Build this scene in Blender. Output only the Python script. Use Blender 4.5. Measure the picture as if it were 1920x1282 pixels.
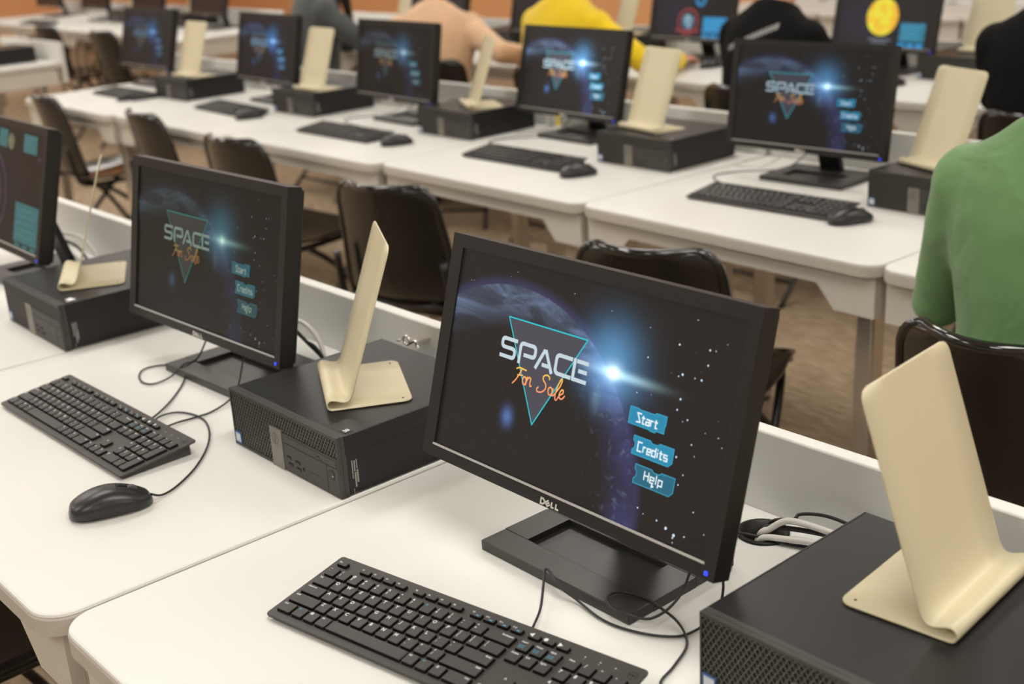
import bpy, bmesh, math, random
from mathutils import Vector, Matrix
random.seed(7)
for o in list(bpy.data.objects): bpy.data.objects.remove(o)
PI = math.pi
S = bpy.context.scene
COL = S.collection
T = 0.73            # height of the desk tops

# ---------------------------------------------------------------- camera
def cam_axes(yaw, pitch, roll):
    cy, sy, cp, sp = math.cos(yaw), math.sin(yaw), math.cos(pitch), math.sin(pitch)
    f = Vector((-sy*cp, cy*cp, -sp)); r = Vector((cy, sy, 0)); u = r.cross(f)
    c, s = math.cos(roll), math.sin(roll)
    return c*r + s*u, -s*r + c*u, f
r_, u_, f_ = cam_axes(0.86330565, 0.34014582, -0.05869975)
cd = bpy.data.cameras.new('camera'); cam = bpy.data.objects.new('camera', cd); COL.objects.link(cam)
m = Matrix((( r_.x, u_.x, -f_.x, 0), (r_.y, u_.y, -f_.y, 0), (r_.z, u_.z, -f_.z, T+0.77596757), (0, 0, 0, 1)))
cam.matrix_world = m
cd.sensor_width = 36; cd.lens = 2367.196/1920*36; cd.clip_start = 0.05
cd.dof.use_dof = True; cd.dof.focus_distance = 1.60; cd.dof.aperture_fstop = 4.2
S.camera = cam
# ---------------------------------------------------------------- world, exposure, lights
w = bpy.data.worlds.new('room_air'); S.world = w; w.use_nodes = True
w.node_tree.nodes['Background'].inputs[0].default_value = (1.0, .93, .85, 1)
w.node_tree.nodes['Background'].inputs[1].default_value = 0.25
S.view_settings.view_transform = 'Standard'; S.view_settings.look = 'None'
S.view_settings.exposure = 0.0; S.view_settings.gamma = 1; S.view_settings.use_curve_mapping = False
CEIL = 2.75
LIGHTS = [(x, y) for x in (-12.6, -10.2, -7.8, -5.4, -3.0, -0.6, 1.8) for y in (-1.4, .9, 3.2, 5.5)]
LIGHT_W = 9.7
for x, y in LIGHTS:
    ld = bpy.data.lights.new('fluorescent_light', 'AREA'); ld.shape = 'RECTANGLE'; ld.size = .56; ld.size_y = 1.16
    ld.energy = LIGHT_W*(.75 if x < -9 else 1.)*{-1.4: 1.05, .9: 1.05, 3.2: .62, 5.5: 1.12}[y]; ld.color = (1.0, .995, .975)
    lo = bpy.data.objects.new('fluorescent_light', ld); COL.objects.link(lo); lo.location = (x, y, CEIL-.035)

# ---------------------------------------------------------------- materials
MATS = {}
def mat(name, col, rough=.5, metal=0., bump=0., bscale=200., var=0., vscale=8., spec=.5, coat=0., sheen=0.):
    if name in MATS: return MATS[name]
    M = bpy.data.materials.new(name); M.use_nodes = True; nt = M.node_tree; b = nt.nodes['Principled BSDF']
    b.inputs['Base Color'].default_value = (*col, 1); b.inputs['Roughness'].default_value = rough
    b.inputs['Metallic'].default_value = metal; b.inputs['Specular IOR Level'].default_value = spec
    b.inputs['Coat Weight'].default_value = coat; b.inputs['Sheen Weight'].default_value = sheen
    tc = nt.nodes.new('ShaderNodeTexCoord')
    if var:
        n = nt.nodes.new('ShaderNodeTexNoise'); n.inputs['Scale'].default_value = vscale; n.inputs['Detail'].default_value = 4
        nt.links.new(tc.outputs['Object'], n.inputs['Vector'])
        mx = nt.nodes.new('ShaderNodeMixRGB'); nt.links.new(n.outputs['Fac'], mx.inputs[0])
        mx.inputs[1].default_value = tuple(c*(1-var) for c in col)+(1,); mx.inputs[2].default_value = tuple(min(1, c*(1+var)) for c in col)+(1,)
        nt.links.new(mx.outputs[0], b.inputs['Base Color'])
    if bump:
        n = nt.nodes.new('ShaderNodeTexNoise'); n.inputs['Scale'].default_value = bscale; n.inputs['Detail'].default_value = 3
        nt.links.new(tc.outputs['Object'], n.inputs['Vector'])
        bp = nt.nodes.new('ShaderNodeBump'); bp.inputs['Strength'].default_value = bump; bp.inputs['Distance'].default_value = .001
        nt.links.new(n.outputs['Fac'], bp.inputs['Height']); nt.links.new(bp.outputs[0], b.inputs['Normal'])
    MATS[name] = M; return M
LAM = mat('white_laminate', (.775, .77, .735), .42, var=.015, vscale=3, spec=.35)
EDGE = mat('desk_edge_band', (.56, .52, .46), .5)
PANEL = mat('painted_desk_panel', (.64, .60, .53), .5, bump=.05, bscale=400)
CHROME = mat('brushed_steel_leg', (.60, .55, .48), .3, metal=.75)
BLK = mat('black_plastic', (.016, .015, .014), .42, spec=.35, bump=.12, bscale=900)
BLKM = mat('monitor_bezel_plastic', (.018, .017, .0162), .40, spec=.32, bump=.08, bscale=1200)
CASE = mat('black_textured_steel', (.015, .014, .014), .38, spec=.35, bump=.12, bscale=1500)
STANDM = mat('monitor_stand_plastic', (.034, .032, .030), .36, bump=.05, bscale=900, spec=.5)
GRIL = mat('grille_plastic', (.085, .080, .070), .45)
BEZ = mat('computer_bezel_plastic', (.050, .047, .042), .5, spec=.4, bump=.06, bscale=900)
PIT = mat('dark_recess', (.004, .004, .004), .8)
GREY = mat('grey_plastic_trim', (.22, .20, .175), .4, metal=.3)
KBODY = mat('keyboard_plastic', (.052, .047, .043), .48, bump=.06, bscale=900)
KEYM = mat('keycap_plastic', (.048, .045, .043), .5, bump=.06, bscale=900)
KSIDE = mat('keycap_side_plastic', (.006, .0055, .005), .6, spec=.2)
INK = mat('white_key_print', (.75, .75, .73), .6)
INKB = mat('blue_key_print', (.06, .32, .50), .6)
MOUSE = mat('satin_black_mouse_shell', (.018, .018, .018), .33)
MWH = mat('mouse_wheel_rubber', (.10, .10, .10), .6)
CREAM = mat('cream_powder_coat', (.68, .605, .41), .38, bump=.05, bscale=700, spec=.45)
CHAIR = mat('glossy_black_chair_shell', (.008, .0075, .007), .16, bump=.10, bscale=350, coat=.25)
TUBE = mat('black_tube_frame', (.012, .011, .010), .3)
CABB = mat('black_cable_rubber', (.018, .017, .018), .45)
CABW = mat('white_cable_rubber', (.70, .68, .64), .45)
SILV = mat('silver_lettering', (.80, .77, .70), .35, metal=.1)
RIB = mat('bright_bezel_strip', (.55, .54, .51), .3, metal=.2)
PAPER = mat('white_paper_sticker', (.85, .84, .82), .6)
BLUE = mat('blue_sticker_border', (.05, .13, .33), .5)
NEARW = mat('pale_sticker_print', (.50, .55, .66), .5)
WALLM = mat('orange_tan_wall_paint', (.90, .47, .215), .7, bump=.1, bscale=90, var=.02, vscale=2)
PALEW = mat('pale_wall_paint', (.62, .60, .56), .7, bump=.1, bscale=90)  # pale colour invented for the two unseen walls to cut orange bounce
TRIM = mat('wall_base_rubber', (.06, .045, .035), .6)
CEILM = mat('white_ceiling_tile', (.72, .70, .66), .9, bump=.3, bscale=120)
FIX = mat('light_fixture_frame', (.7, .7, .68), .5)

def emis(name, col, k=1.0, base=(.01, .01, .01), obj_tint=True, tex=None):
    if name in MATS: return MATS[name]
    M = bpy.data.materials.new(name); M.use_nodes = True; nt = M.node_tree; b = nt.nodes['Principled BSDF']
    b.inputs['Base Color'].default_value = (*base, 1); b.inputs['Roughness'].default_value = .35
    b.inputs['Emission Strength'].default_value = k
    src = None
    if tex:
        tc = nt.nodes.new('ShaderNodeTexCoord'); n = nt.nodes.new('ShaderNodeTexNoise'); n.inputs['Scale'].default_value = tex[0]; n.inputs['Detail'].default_value = 5
        nt.links.new(tc.outputs['Object'], n.inputs['Vector'])
        cr = nt.nodes.new('ShaderNodeValToRGB'); e = cr.color_ramp.elements
        e[0].position = .35; e[0].color = (*tex[1], 1); e[1].position = .65; e[1].color = (*col, 1)
        nt.links.new(n.outputs['Fac'], cr.inputs[0]); src = cr.outputs[0]
    mx = nt.nodes.new('ShaderNodeMixRGB'); mx.blend_type = 'MULTIPLY'; mx.inputs[0].default_value = 1
    mx.inputs[1].default_value = (*col, 1)
    if src: nt.links.new(src, mx.inputs[1])
    if obj_tint:
        oi = nt.nodes.new('ShaderNodeObjectInfo'); nt.links.new(oi.outputs['Color'], mx.inputs[2])
    else: mx.inputs[2].default_value = (1, 1, 1, 1)
    nt.links.new(mx.outputs[0], b.inputs['Emission Color'])
    MATS[name] = M; return M
LED = emis('blue_power_light', (.02, .06, 1.0), 1.4, obj_tint=False)
CYAN = emis('cyan_screen_line', (.01, .52, .60))
TITLE = emis('pale_title_lettering', (.55, .66, .72))
TRIF = emis('triangle_fill', (.055, .052, .075))
BTN = emis('blue_menu_button', (.002, .24, .42)); BTNE = emis('bright_button_border', (.03, .36, .52)); BTND = emis('dim_menu_button', (.002, .12, .20))
BTX = emis('white_button_lettering', (.80, .90, .95))
STAR = emis('white_star', (.65, .80, .95))
TEALP = emis('teal_info_panel', (.03, .26, .30)); TEALT = emis('teal_panel_text', (.12, .45, .50))
BPAN = emis('bright_blue_panel', (.0, .28, .62)); BPT = emis('blue_panel_text', (.12, .50, .80))
YEL = emis('yellow_planet', (.80, .80, .03), tex=(18, (.85, .30, .01))); ORB = emis('ringed_planet', (.35, .60, .62), tex=(30, (.02, .06, .25)))
REDR = emis('red_planet_ring', (.28, .03, .04)); PURP = emis('purple_planet', (.10, .05, .14))
LAMPM = emis('lit_light_diffuser', (1, .95, .86), 6.0, obj_tint=False)
def grad_mat():
    M = bpy.data.materials.new('orange_pink_script'); M.use_nodes = True; nt = M.node_tree; b = nt.nodes['Principled BSDF']
    b.inputs['Base Color'].default_value = (.01, .01, .01, 1)
    tc = nt.nodes.new('ShaderNodeTexCoord'); sp = nt.nodes.new('ShaderNodeSeparateXYZ'); nt.links.new(tc.outputs['Object'], sp.inputs[0])
    mr = nt.nodes.new('ShaderNodeMapRange'); mr.inputs[1].default_value = .124; mr.inputs[2].default_value = .150; nt.links.new(sp.outputs['Z'], mr.inputs[0])
    cr = nt.nodes.new('ShaderNodeValToRGB'); cr.color_ramp.elements[0].color = (.90, .24, .16, 1); cr.color_ramp.elements[1].color = (1.0, .55, .06, 1)
    nt.links.new(mr.outputs[0], cr.inputs[0])
    mx = nt.nodes.new('ShaderNodeMixRGB'); mx.blend_type = 'MULTIPLY'; mx.inputs[0].default_value = 1; oi = nt.nodes.new('ShaderNodeObjectInfo')
    nt.links.new(cr.outputs[0], mx.inputs[1]); nt.links.new(oi.outputs['Color'], mx.inputs[2]); nt.links.new(mx.outputs[0], b.inputs['Emission Color'])
    b.inputs['Emission Strength'].default_value = 1; return M
SCRIPT = grad_mat()

class NX:      # tiny node-math builder
    def __init__(s, nt): s.nt = nt
    def m(s, op, a, b=None, c=None):
        n = s.nt.nodes.new('ShaderNodeMath'); n.operation = op
        for i, v in enumerate((a, b, c)):
            if v is None: continue
            if hasattr(v, 'links'): s.nt.links.new(v, n.inputs[i])
            else: n.inputs[i].default_value = v
        return n.outputs[0]
    def add(s, a, b): return s.m('ADD', a, b)
    def sub(s, a, b): return s.m('SUBTRACT', a, b)
    def mul(s, a, b): return s.m('MULTIPLY', a, b)
    def ell(s, X, Y, cx, cy, sx, sy):      # squared normalised distance
        a = s.mul(s.sub(X, cx), 1/sx); b = s.mul(s.sub(Y, cy), 1/sy)
        return s.add(s.mul(a, a), s.mul(b, b))
    def gauss(s, X, Y, cx, cy, sx, sy): return s.m('POWER', 2.71828, s.mul(s.ell(X, Y, cx, cy, sx, sy), -1))
    def smooth(s, v, a, b):
        n = s.nt.nodes.new('ShaderNodeMapRange'); n.interpolation_type = 'SMOOTHSTEP'; s.nt.links.new(v, n.inputs[0])
        n.inputs[1].default_value = a; n.inputs[2].default_value = b; return n.outputs[0]
    def col(s, f, c):
        n = s.nt.nodes.new('ShaderNodeVectorMath'); n.operation = 'SCALE'; n.inputs[0].default_value = c; s.nt.links.new(f, n.inputs['Scale']); return n.outputs[0]
    def vadd(s, a, b):
        n = s.nt.nodes.new('ShaderNodeVectorMath'); n.operation = 'ADD'; s.nt.links.new(a, n.inputs[0]); s.nt.links.new(b, n.inputs[1]); return n.outputs[0]
def screen_material(name, title=True, lit=(1, 1)):
    M = bpy.data.materials.new(name); M.use_nodes = True; nt = M.node_tree; b = nt.nodes['Principled BSDF']
    b.inputs['Base Color'].default_value = (.008, .007, .007, 1); b.inputs['Roughness'].default_value = .40; b.inputs['Specular IOR Level'].default_value = .25
    N = NX(nt); uv = nt.nodes.new('ShaderNodeUVMap'); sp = nt.nodes.new('ShaderNodeSeparateXYZ'); nt.links.new(uv.outputs[0], sp.inputs[0])
    X = N.mul(sp.outputs[0], 100.); Y = N.mul(sp.outputs[1], 100.)
    acc = N.col(N.m('ADD', 0., 1.), (.012, .0095, .0088))
    if title:
        d = N.m('SQRT', N.ell(X, Y, 135, 11, 232, 232))            # 1 at the limb
        inside = N.smooth(d, 1.004, .996)
        rim = N.smooth(d, .74, .98); hi = N.smooth(Y, 90, 235)
        right = N.smooth(X, 190, 330)
        tx = nt.nodes.new('ShaderNodeTexNoise'); tx.inputs['Scale'].default_value = 1.0; tx.inputs['Detail'].default_value = 10; tx.inputs['Roughness'].default_value = .62; tx.inputs['Distortion'].default_value = .9
        mpg = nt.nodes.new('ShaderNodeMapping'); mpg.inputs['Rotation'].default_value = (0, 0, .5); mpg.inputs['Scale'].default_value = (1.1, 3.4, 1); nt.links.new(uv.outputs[0], mpg.inputs[0]); nt.links.new(mpg.outputs[0], tx.inputs['Vector'])
        cl = N.smooth(tx.outputs['Fac'], .38, .68)
        tx2 = nt.nodes.new('ShaderNodeTexNoise'); tx2.inputs['Scale'].default_value = 9; tx2.inputs['Detail'].default_value = 6; nt.links.new(uv.outputs[0], tx2.inputs['Vector'])
        fine = N.smooth(tx2.outputs['Fac'], .55, .75)
        land = N.add(N.mul(cl, .75), .22)
        acc = N.vadd(acc, N.col(N.mul(inside, N.mul(land, N.mul(hi, rim))), (.125, .18, .30)))
        acc = N.vadd(acc, N.col(N.mul(inside, N.mul(rim, N.mul(right, N.add(N.mul(cl, .5), .5)))), (.030, .034, .125)))
        acc = N.vadd(acc, N.col(N.mul(inside, N.mul(N.smooth(d, .60, .95), N.mul(right, fine))), (.06, .075, .10)))
        acc = N.vadd(acc, N.col(N.mul(inside, N.mul(fine, .5)), (.012, .014, .018)))
        halo = N.mul(N.smooth(d, 1.06, 1.0), N.sub(1., inside))
        acc = N.vadd(acc, N.col(halo, (.020, .022, .075)))
        acc = N.vadd(acc, N.col(N.gauss(X, Y, 298, 192, 38, 38), (.085, .27, .50)))
        acc = N.vadd(acc, N.col(N.gauss(X, Y, 306, 166, 42, 20), (.04, .10, .20)))
        acc = N.vadd(acc, N.col(N.gauss(X, Y, 303, 178, 13, 10), (.55, .72, .72)))
        acc = N.vadd(acc, N.col(N.gauss(X, Y, 304, 177, 6, 6), (.7, .7, .6)))
        st = N.gauss(X, N.sub(Y, N.mul(N.sub(X, 303), .0)), 316, 177, 44, 5.0)
        acc = N.vadd(acc, N.col(st, (.35, .55, .60)))
        acc = N.vadd(acc, N.col(N.gauss(X, Y, 145, 85, 9, 11), (.07, .15, .38)))
        acc = N.vadd(acc, N.col(N.gauss(X, Y, 284, 142, 7, 14), (.05, .09, .12)))
        vo = nt.nodes.new('ShaderNodeTexVoronoi'); vo.inputs['Scale'].default_value = 7.0; nt.links.new(uv.outputs[0], vo.inputs['Vector'])
        stars = N.mul(N.smooth(vo.outputs['Distance'], .055, .02), N.sub(1., inside))
        rnd = nt.nodes.new('ShaderNodeSeparateXYZ'); nt.links.new(vo.outputs['Color'], rnd.inputs[0])
        acc = N.vadd(acc, N.col(N.mul(stars, N.m('POWER', rnd.outputs[0], 3.)), (.30, .36, .42)))
    else:
        acc = N.vadd(acc, N.col(N.gauss(X, Y, 150, 120, 150, 110), (.006, .008, .022)))
    oi = nt.nodes.new('ShaderNodeObjectInfo'); mm = nt.nodes.new('ShaderNodeVectorMath'); mm.operation = 'MULTIPLY'
    nt.links.new(acc, mm.inputs[0]); nt.links.new(oi.outputs['Color'], mm.inputs[1]); nt.links.new(mm.outputs[0], b.inputs['Emission Color'])
    b.inputs['Emission Strength'].default_value = 1
    return M
SCR_T = screen_material('game_title_screen'); SCR_B = screen_material('dark_game_screen', False)
SCR_OFF = mat('switched_off_screen', (.014, .010, .012), .38)

def carpet():
    M = bpy.data.materials.new('brown_carpet'); M.use_nodes = True; nt = M.node_tree; b = nt.nodes['Principled BSDF']; b.inputs['Roughness'].default_value = .95
    tc = nt.nodes.new('ShaderNodeTexCoord'); mp = nt.nodes.new('ShaderNodeMapping'); mp.inputs['Rotation'].default_value = (0, 0, .5); mp.inputs['Scale'].default_value = (2.5, 11, 1)
    nt.links.new(tc.outputs['Object'], mp.inputs[0])
    n = nt.nodes.new('ShaderNodeTexNoise'); n.inputs['Scale'].default_value = 5; n.inputs['Detail'].default_value = 6; nt.links.new(mp.outputs[0], n.inputs['Vector'])
    cr = nt.nodes.new('ShaderNodeValToRGB'); e = cr.color_ramp.elements; e[0].position = .35; e[0].color = (.29, .205, .125, 1); e[1].position = .68; e[1].color = (.50, .385, .265, 1)
    nt.links.new(n.outputs['Fac'], cr.inputs[0]); nt.links.new(cr.outputs[0], b.inputs['Base Color'])
    n2 = nt.nodes.new('ShaderNodeTexNoise'); n2.inputs['Scale'].default_value = 300; nt.links.new(tc.outputs['Object'], n2.inputs['Vector'])
    bp = nt.nodes.new('ShaderNodeBump'); bp.inputs['Strength'].default_value = .5; bp.inputs['Distance'].default_value = .004; nt.links.new(n2.outputs['Fac'], bp.inputs['Height']); nt.links.new(bp.outputs[0], b.inputs['Normal'])
    return M
CARPET = carpet()
def fabric(name, col, rough=.9, sheen=.25):
    M = mat(name, col, rough, var=.18, vscale=9, sheen=sheen, spec=.2)
    nt = M.node_tree; b = nt.nodes['Principled BSDF']; tc = nt.nodes.new('ShaderNodeTexCoord')
    n = nt.nodes.new('ShaderNodeTexNoise'); n.inputs['Scale'].default_value = 7; n.inputs['Detail'].default_value = 2; n.inputs['Distortion'].default_value = 1.2
    nt.links.new(tc.outputs['Object'], n.inputs['Vector'])
    n2 = nt.nodes.new('ShaderNodeTexNoise'); n2.inputs['Scale'].default_value = 400; nt.links.new(tc.outputs['Object'], n2.inputs['Vector'])
    ad = nt.nodes.new('ShaderNodeMath'); ad.operation = 'MULTIPLY_ADD'; nt.links.new(n2.outputs['Fac'], ad.inputs[0]); ad.inputs[1].default_value = .03; nt.links.new(n.outputs['Fac'], ad.inputs[2])
    bp = nt.nodes.new('ShaderNodeBump'); bp.inputs['Strength'].default_value = .6; bp.inputs['Distance'].default_value = .02
    nt.links.new(ad.outputs[0], bp.inputs['Height']); nt.links.new(bp.outputs[0], b.inputs['Normal']); return M

# ---------------------------------------------------------------- object helpers
def link(name, me, parent=None):
    o = bpy.data.objects.new(name, me); COL.objects.link(o)
    if parent: o.parent = parent
    return o
def tag(o, label=None, cat=None, group=None, kind=None):
    if label: o['label'] = label
    if cat: o['category'] = cat
    if group: o['group'] = group
    if kind: o['kind'] = kind
    return o
def empty(name, loc, rz=0., label=None, cat=None, group=None):
    o = bpy.data.objects.new(name, None); COL.objects.link(o); o.location = loc; o.rotation_euler = (0, 0, rz); o.empty_display_size = .05
    return tag(o, label, cat, group)
KIDS = {}
def copy_tree(o, parent=None):
    c = o.copy(); COL.objects.link(c); c.parent = parent
    for k in o.children: copy_tree(k, c)
    return c
class MB:
    def __init__(s): s.bm = bmesh.new(); s.mats = []
    def mi(s, m):
        if m not in s.mats: s.mats.append(m)
        return s.mats.index(m)
    def face(s, vs, m=0, smooth=False):
        try: f = s.bm.faces.new(vs)
        except ValueError: return None
        f.material_index = m; f.smooth = smooth; return f
    def poly(s, pts, m=0):
        return s.face([s.bm.verts.new(p) for p in pts], m)
    def box(s, a, b, m=0, bev=0., seg=2, taper=None):
        x0, y0, z0 = a; x1, y1, z1 = b
        v = [s.bm.verts.new(p) for p in ((x0,y0,z0),(x1,y0,z0),(x1,y1,z0),(x0,y1,z0),(x0,y0,z1),(x1,y0,z1),(x1,y1,z1),(x0,y1,z1))]
        if taper:
            cx, cy = (x0+x1)/2, (y0+y1)/2
            for q in v[4:]: q.co.x += -taper if q.co.x > cx else taper; q.co.y += -taper if q.co.y > cy else taper
        fs = [s.face([v[i] for i in f], m) for f in ((0,3,2,1),(4,5,6,7),(0,1,5,4),(1,2,6,5),(2,3,7,6),(3,0,4,7))]
        if bev:
            es = list({e for f in fs for e in f.edges})
            r = bmesh.ops.bevel(s.bm, geom=es, offset=bev, segments=seg, profile=.5, affect='EDGES')
            for f in r['faces']: f.material_index = m; f.smooth = True
        return v
    def tube(s, pts, r, m=0, n=8, cap=True, closed=False):
        pts = [Vector(p) for p in pts]; k = len(pts); rings = []
        up = Vector((0, 0, 1)); prev = None
        for i, p in enumerate(pts):
            if closed: d = pts[(i+1) % k]-pts[i-1]
            else: d = pts[min(i+1, k-1)]-pts[max(i-1, 0)]
            if d.length < 1e-9: d = Vector((0, 0, 1))
            d.normalize()
            if prev is None:
                a = d.cross(up)
                if a.length < .05: a = d.cross(Vector((1, 0, 0)))
            else: a = prev - d*prev.dot(d)
            a.normalize(); prev = a; b = d.cross(a)
            rr = r[i] if isinstance(r, (list, tuple)) else r
            if not isinstance(rr, (list, tuple)): rr = (rr, rr)
            rings.append([s.bm.verts.new(p+a*math.cos(2*PI*j/n)*rr[0]+b*math.sin(2*PI*j/n)*rr[1]) for j in range(n)])
        for i in range(k if closed else k-1):
            A, B = rings[i], rings[(i+1) % k]
            for j in range(n): s.face([A[j], A[(j+1) % n], B[(j+1) % n], B[j]], m, True)
        if cap and not closed: s.face(list(reversed(rings[0])), m); s.face(rings[-1], m)
        return rings
    def rings(s, secs, m=0, n=16):          # (cx,cy,cz,rx,ry) horizontal ellipses
        rg = [[s.bm.verts.new((c[0]+c[3]*math.cos(2*PI*j/n), c[1]+c[4]*math.sin(2*PI*j/n), c[2])) for j in range(n)] for c in secs]
        for A, B in zip(rg, rg[1:]):
            for j in range(n): s.face([A[j], A[(j+1) % n], B[(j+1) % n], B[j]], m, True)
        s.face(list(reversed(rg[0])), m, True); s.face(rg[-1], m, True)
    def sphere(s, c, r, m=0, u=14, v=10):
        rr = r if isinstance(r, (tuple, list)) else (r, r, r)
        q = bmesh.ops.create_uvsphere(s.bm, u_segments=u, v_segments=v, radius=1)
        for x in q['verts']: x.co = Vector((c[0]+x.co.x*rr[0], c[1]+x.co.y*rr[1], c[2]+x.co.z*rr[2]))
        for f in {f for x in q['verts'] for f in x.link_faces}: f.smooth = True; f.material_index = m
    def prism(s, out, holes, z0, z1, m=0, side=None, bev=0., bseg=2):   # outline (+ holes) in xy, extruded
        loops = [out]+holes; es = []
        for L in loops:
            vs = [s.bm.verts.new((x, y, z1)) for x, y in L]
            es += [s.bm.edges.new((vs[i], vs[(i+1) % len(vs)])) for i in range(len(vs))]
        r = bmesh.ops.triangle_fill(s.bm, edges=es, use_beauty=True, normal=(0, 0, 1))
        top = [f for f in r['geom'] if isinstance(f, bmesh.types.BMFace)]
        for f in top:
            f.material_index = m
            if f.normal.z < 0: f.normal_flip()
        e = bmesh.ops.extrude_face_region(s.bm, geom=top)
        nf = [f for f in e['geom'] if isinstance(f, bmesh.types.BMFace)]
        for v in [v for v in e['geom'] if isinstance(v, bmesh.types.BMVert)]: v.co.z = z0
        sm = m if side is None else side
        for f in {f for v in [v for v in e['geom'] if isinstance(v, bmesh.types.BMVert)] for f in v.link_faces}:
            if f not in nf: f.material_index = sm; f.smooth = False
        if bev:
            es2 = [ed for f in top for ed in f.edges if any(g not in top for g in ed.link_faces)]
            bmesh.ops.bevel(s.bm, geom=list(set(es2)), offset=bev, segments=bseg, profile=.5, affect='EDGES')
    def build(s, name, mats, parent=None, loc=None, mods=()):
        bmesh.ops.recalc_face_normals(s.bm, faces=s.bm.faces[:]) if len(s.bm.faces) else None
        me = bpy.data.meshes.new(name); s.bm.to_mesh(me); s.bm.free()
        for x in (mats if isinstance(mats, (list, tuple)) else [mats]): me.materials.append(x)
        o = link(name, me, parent)
        if loc: o.location = loc
        return o
    def mesh(s, name, mats, recalc=True):
        if recalc: bmesh.ops.recalc_face_normals(s.bm, faces=s.bm.faces[:])
        me = bpy.data.meshes.new(name); s.bm.to_mesh(me); s.bm.free()
        for x in (mats if isinstance(mats, (list, tuple)) else [mats]): me.materials.append(x)
        return me
def rrect(x0, y0, x1, y1, r, n=6, rs=None):
    rs = rs or (r, r, r, r); P = []
    for (cx, cy, a0, q) in ((x0, y0, PI, rs[0]), (x1, y0, 1.5*PI, rs[1]), (x1, y1, 0, rs[2]), (x0, y1, .5*PI, rs[3])):
        if q <= 0: P.append((cx, cy)); continue
        ox = cx+q if cx == x0 else cx-q; oy = cy+q if cy == y0 else cy-q
        for i in range(n+1): a = a0+.5*PI*i/n; P.append((ox+q*math.cos(a), oy+q*math.sin(a)))
    return P
def circle(cx, cy, r, n=24): return [(cx+r*math.cos(2*PI*i/n), cy+r*math.sin(2*PI*i/n)) for i in range(n)]
def smooth_path(pts, k=5):
    P = [Vector(p) for p in pts]; out = []
    for i in range(len(P)-1):
        a, b, c, d = P[max(i-1, 0)], P[i], P[i+1], P[min(i+2, len(P)-1)]
        for j in range(k):
            t = j/k; out.append(.5*((2*b)+(c-a)*t+(2*a-5*b+4*c-d)*t*t+(3*b-a-3*c+d)*t**3))
    out.append(P[-1]); return out
# polylines as flat strips in a local plane: to3(a,b)->3D
def strokes(mb, paths, wd, to3, m=0):
    for P in paths:
        for i in range(len(P)-1):
            a, b = Vector(P[i]), Vector(P[i+1]); d = b-a
            if d.length < 1e-6: continue
            d.normalize(); n = Vector((-d.y, d.x))*wd/2; e = d*wd*.42
            a2 = a-(e if i > 0 else e*0); b2 = b+(e if i < len(P)-2 else e*0)
            mb.poly([to3(*(a2-n)), to3(*(b2-n)), to3(*(b2+n)), to3(*(a2+n))], m)
_txt = {}
def text_polys(body, size, align='CENTER'):
    key = (body, size, align)
    if key in _txt: return _txt[key]
    cu = bpy.data.curves.new('lettering', 'FONT'); cu.body = body; cu.size = size; cu.align_x = align; cu.align_y = 'CENTER'; cu.resolution_u = 2; cu.offset = size*.022
    ob = bpy.data.objects.new('lettering', cu); COL.objects.link(ob); dg = bpy.context.evaluated_depsgraph_get()
    me = bpy.data.meshes.new_from_object(ob.evaluated_get(dg))
    vs = [tuple(v.co) for v in me.vertices]; fs = [tuple(p.vertices) for p in me.polygons]
    bpy.data.objects.remove(ob); bpy.data.curves.remove(cu); bpy.data.meshes.remove(me)
    _txt[key] = (vs, fs); return _txt[key]
def put_text(mb, body, size, to3, m=0, align='CENTER', sx=1.):
    vs, fs = text_polys(body, size, align)
    V = [mb.bm.verts.new(to3(v[0]*sx, v[1])) for v in vs]
    for f in fs: mb.face([V[i] for i in f], m)

# ---------------------------------------------------------------- room
def struct(name, mb_or, m, parent=None):
    o = mb_or.build(name, m, parent)
    if not parent: o['kind'] = 'structure'
    return o
RX0, RX1, RY0, RY1 = -15.0, 3.2, -3.0, 8.3
b = MB(); b.box((RX0, RY0, -.1), (RX1, RY1, 0)); struct('floor', b, CARPET)
b = MB(); b.box((RX0, RY0, CEIL), (RX1, RY1, CEIL+.1)); struct('ceiling', b, CEILM)
b = MB(); b.box((RX0-.12, RY1, 0), (RX1+.12, RY1+.12, CEIL)); struct('wall_back', b, WALLM)
b = MB(); b.box((RX0-.12, RY0, 0), (RX0, RY1, CEIL)); struct('wall_left', b, WALLM)
b = MB(); b.box((RX1, RY0, 0), (RX1+.12, RY1, CEIL)); struct('wall_right', b, PALEW)
b = MB(); b.box((RX0-.12, RY0-.12, 0), (RX1+.12, RY0, CEIL)); struct('wall_front', b, PALEW)
b = MB(); b.box((RX0, RY1-.012, 0), (RX1, RY1, .1)); struct('baseboard_back', b, TRIM)
b = MB(); b.box((RX0, RY0, 0), (RX0+.012, RY1-.012, .1)); struct('baseboard_left', b, TRIM)
lamp = None
for x, y in LIGHTS:
    if lamp is None:
        lamp = empty('ceiling_light', (x, y, CEIL), 0, 'long rectangular fluorescent ceiling panel with lit diffuser', 'ceiling light', 'fluorescent ceiling panels over the rows')
        q = MB()
        for a, c in (((-.32, -.62, -.03), (-.28, .62, 0)), ((.28, -.62, -.03), (.32, .62, 0)), ((-.28, -.62, -.03), (.28, -.58, 0)), ((-.28, .58, -.03), (.28, .62, 0))): q.box(a, c)
        q.build('frame', FIX, lamp)
        q = MB(); q.box((-.28, -.58, -.02), (.28, .58, -.005)); q.build('diffuser', LAMPM, lamp)
    else:
        c = copy_tree(lamp); c.location = (x, y, CEIL)

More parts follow.
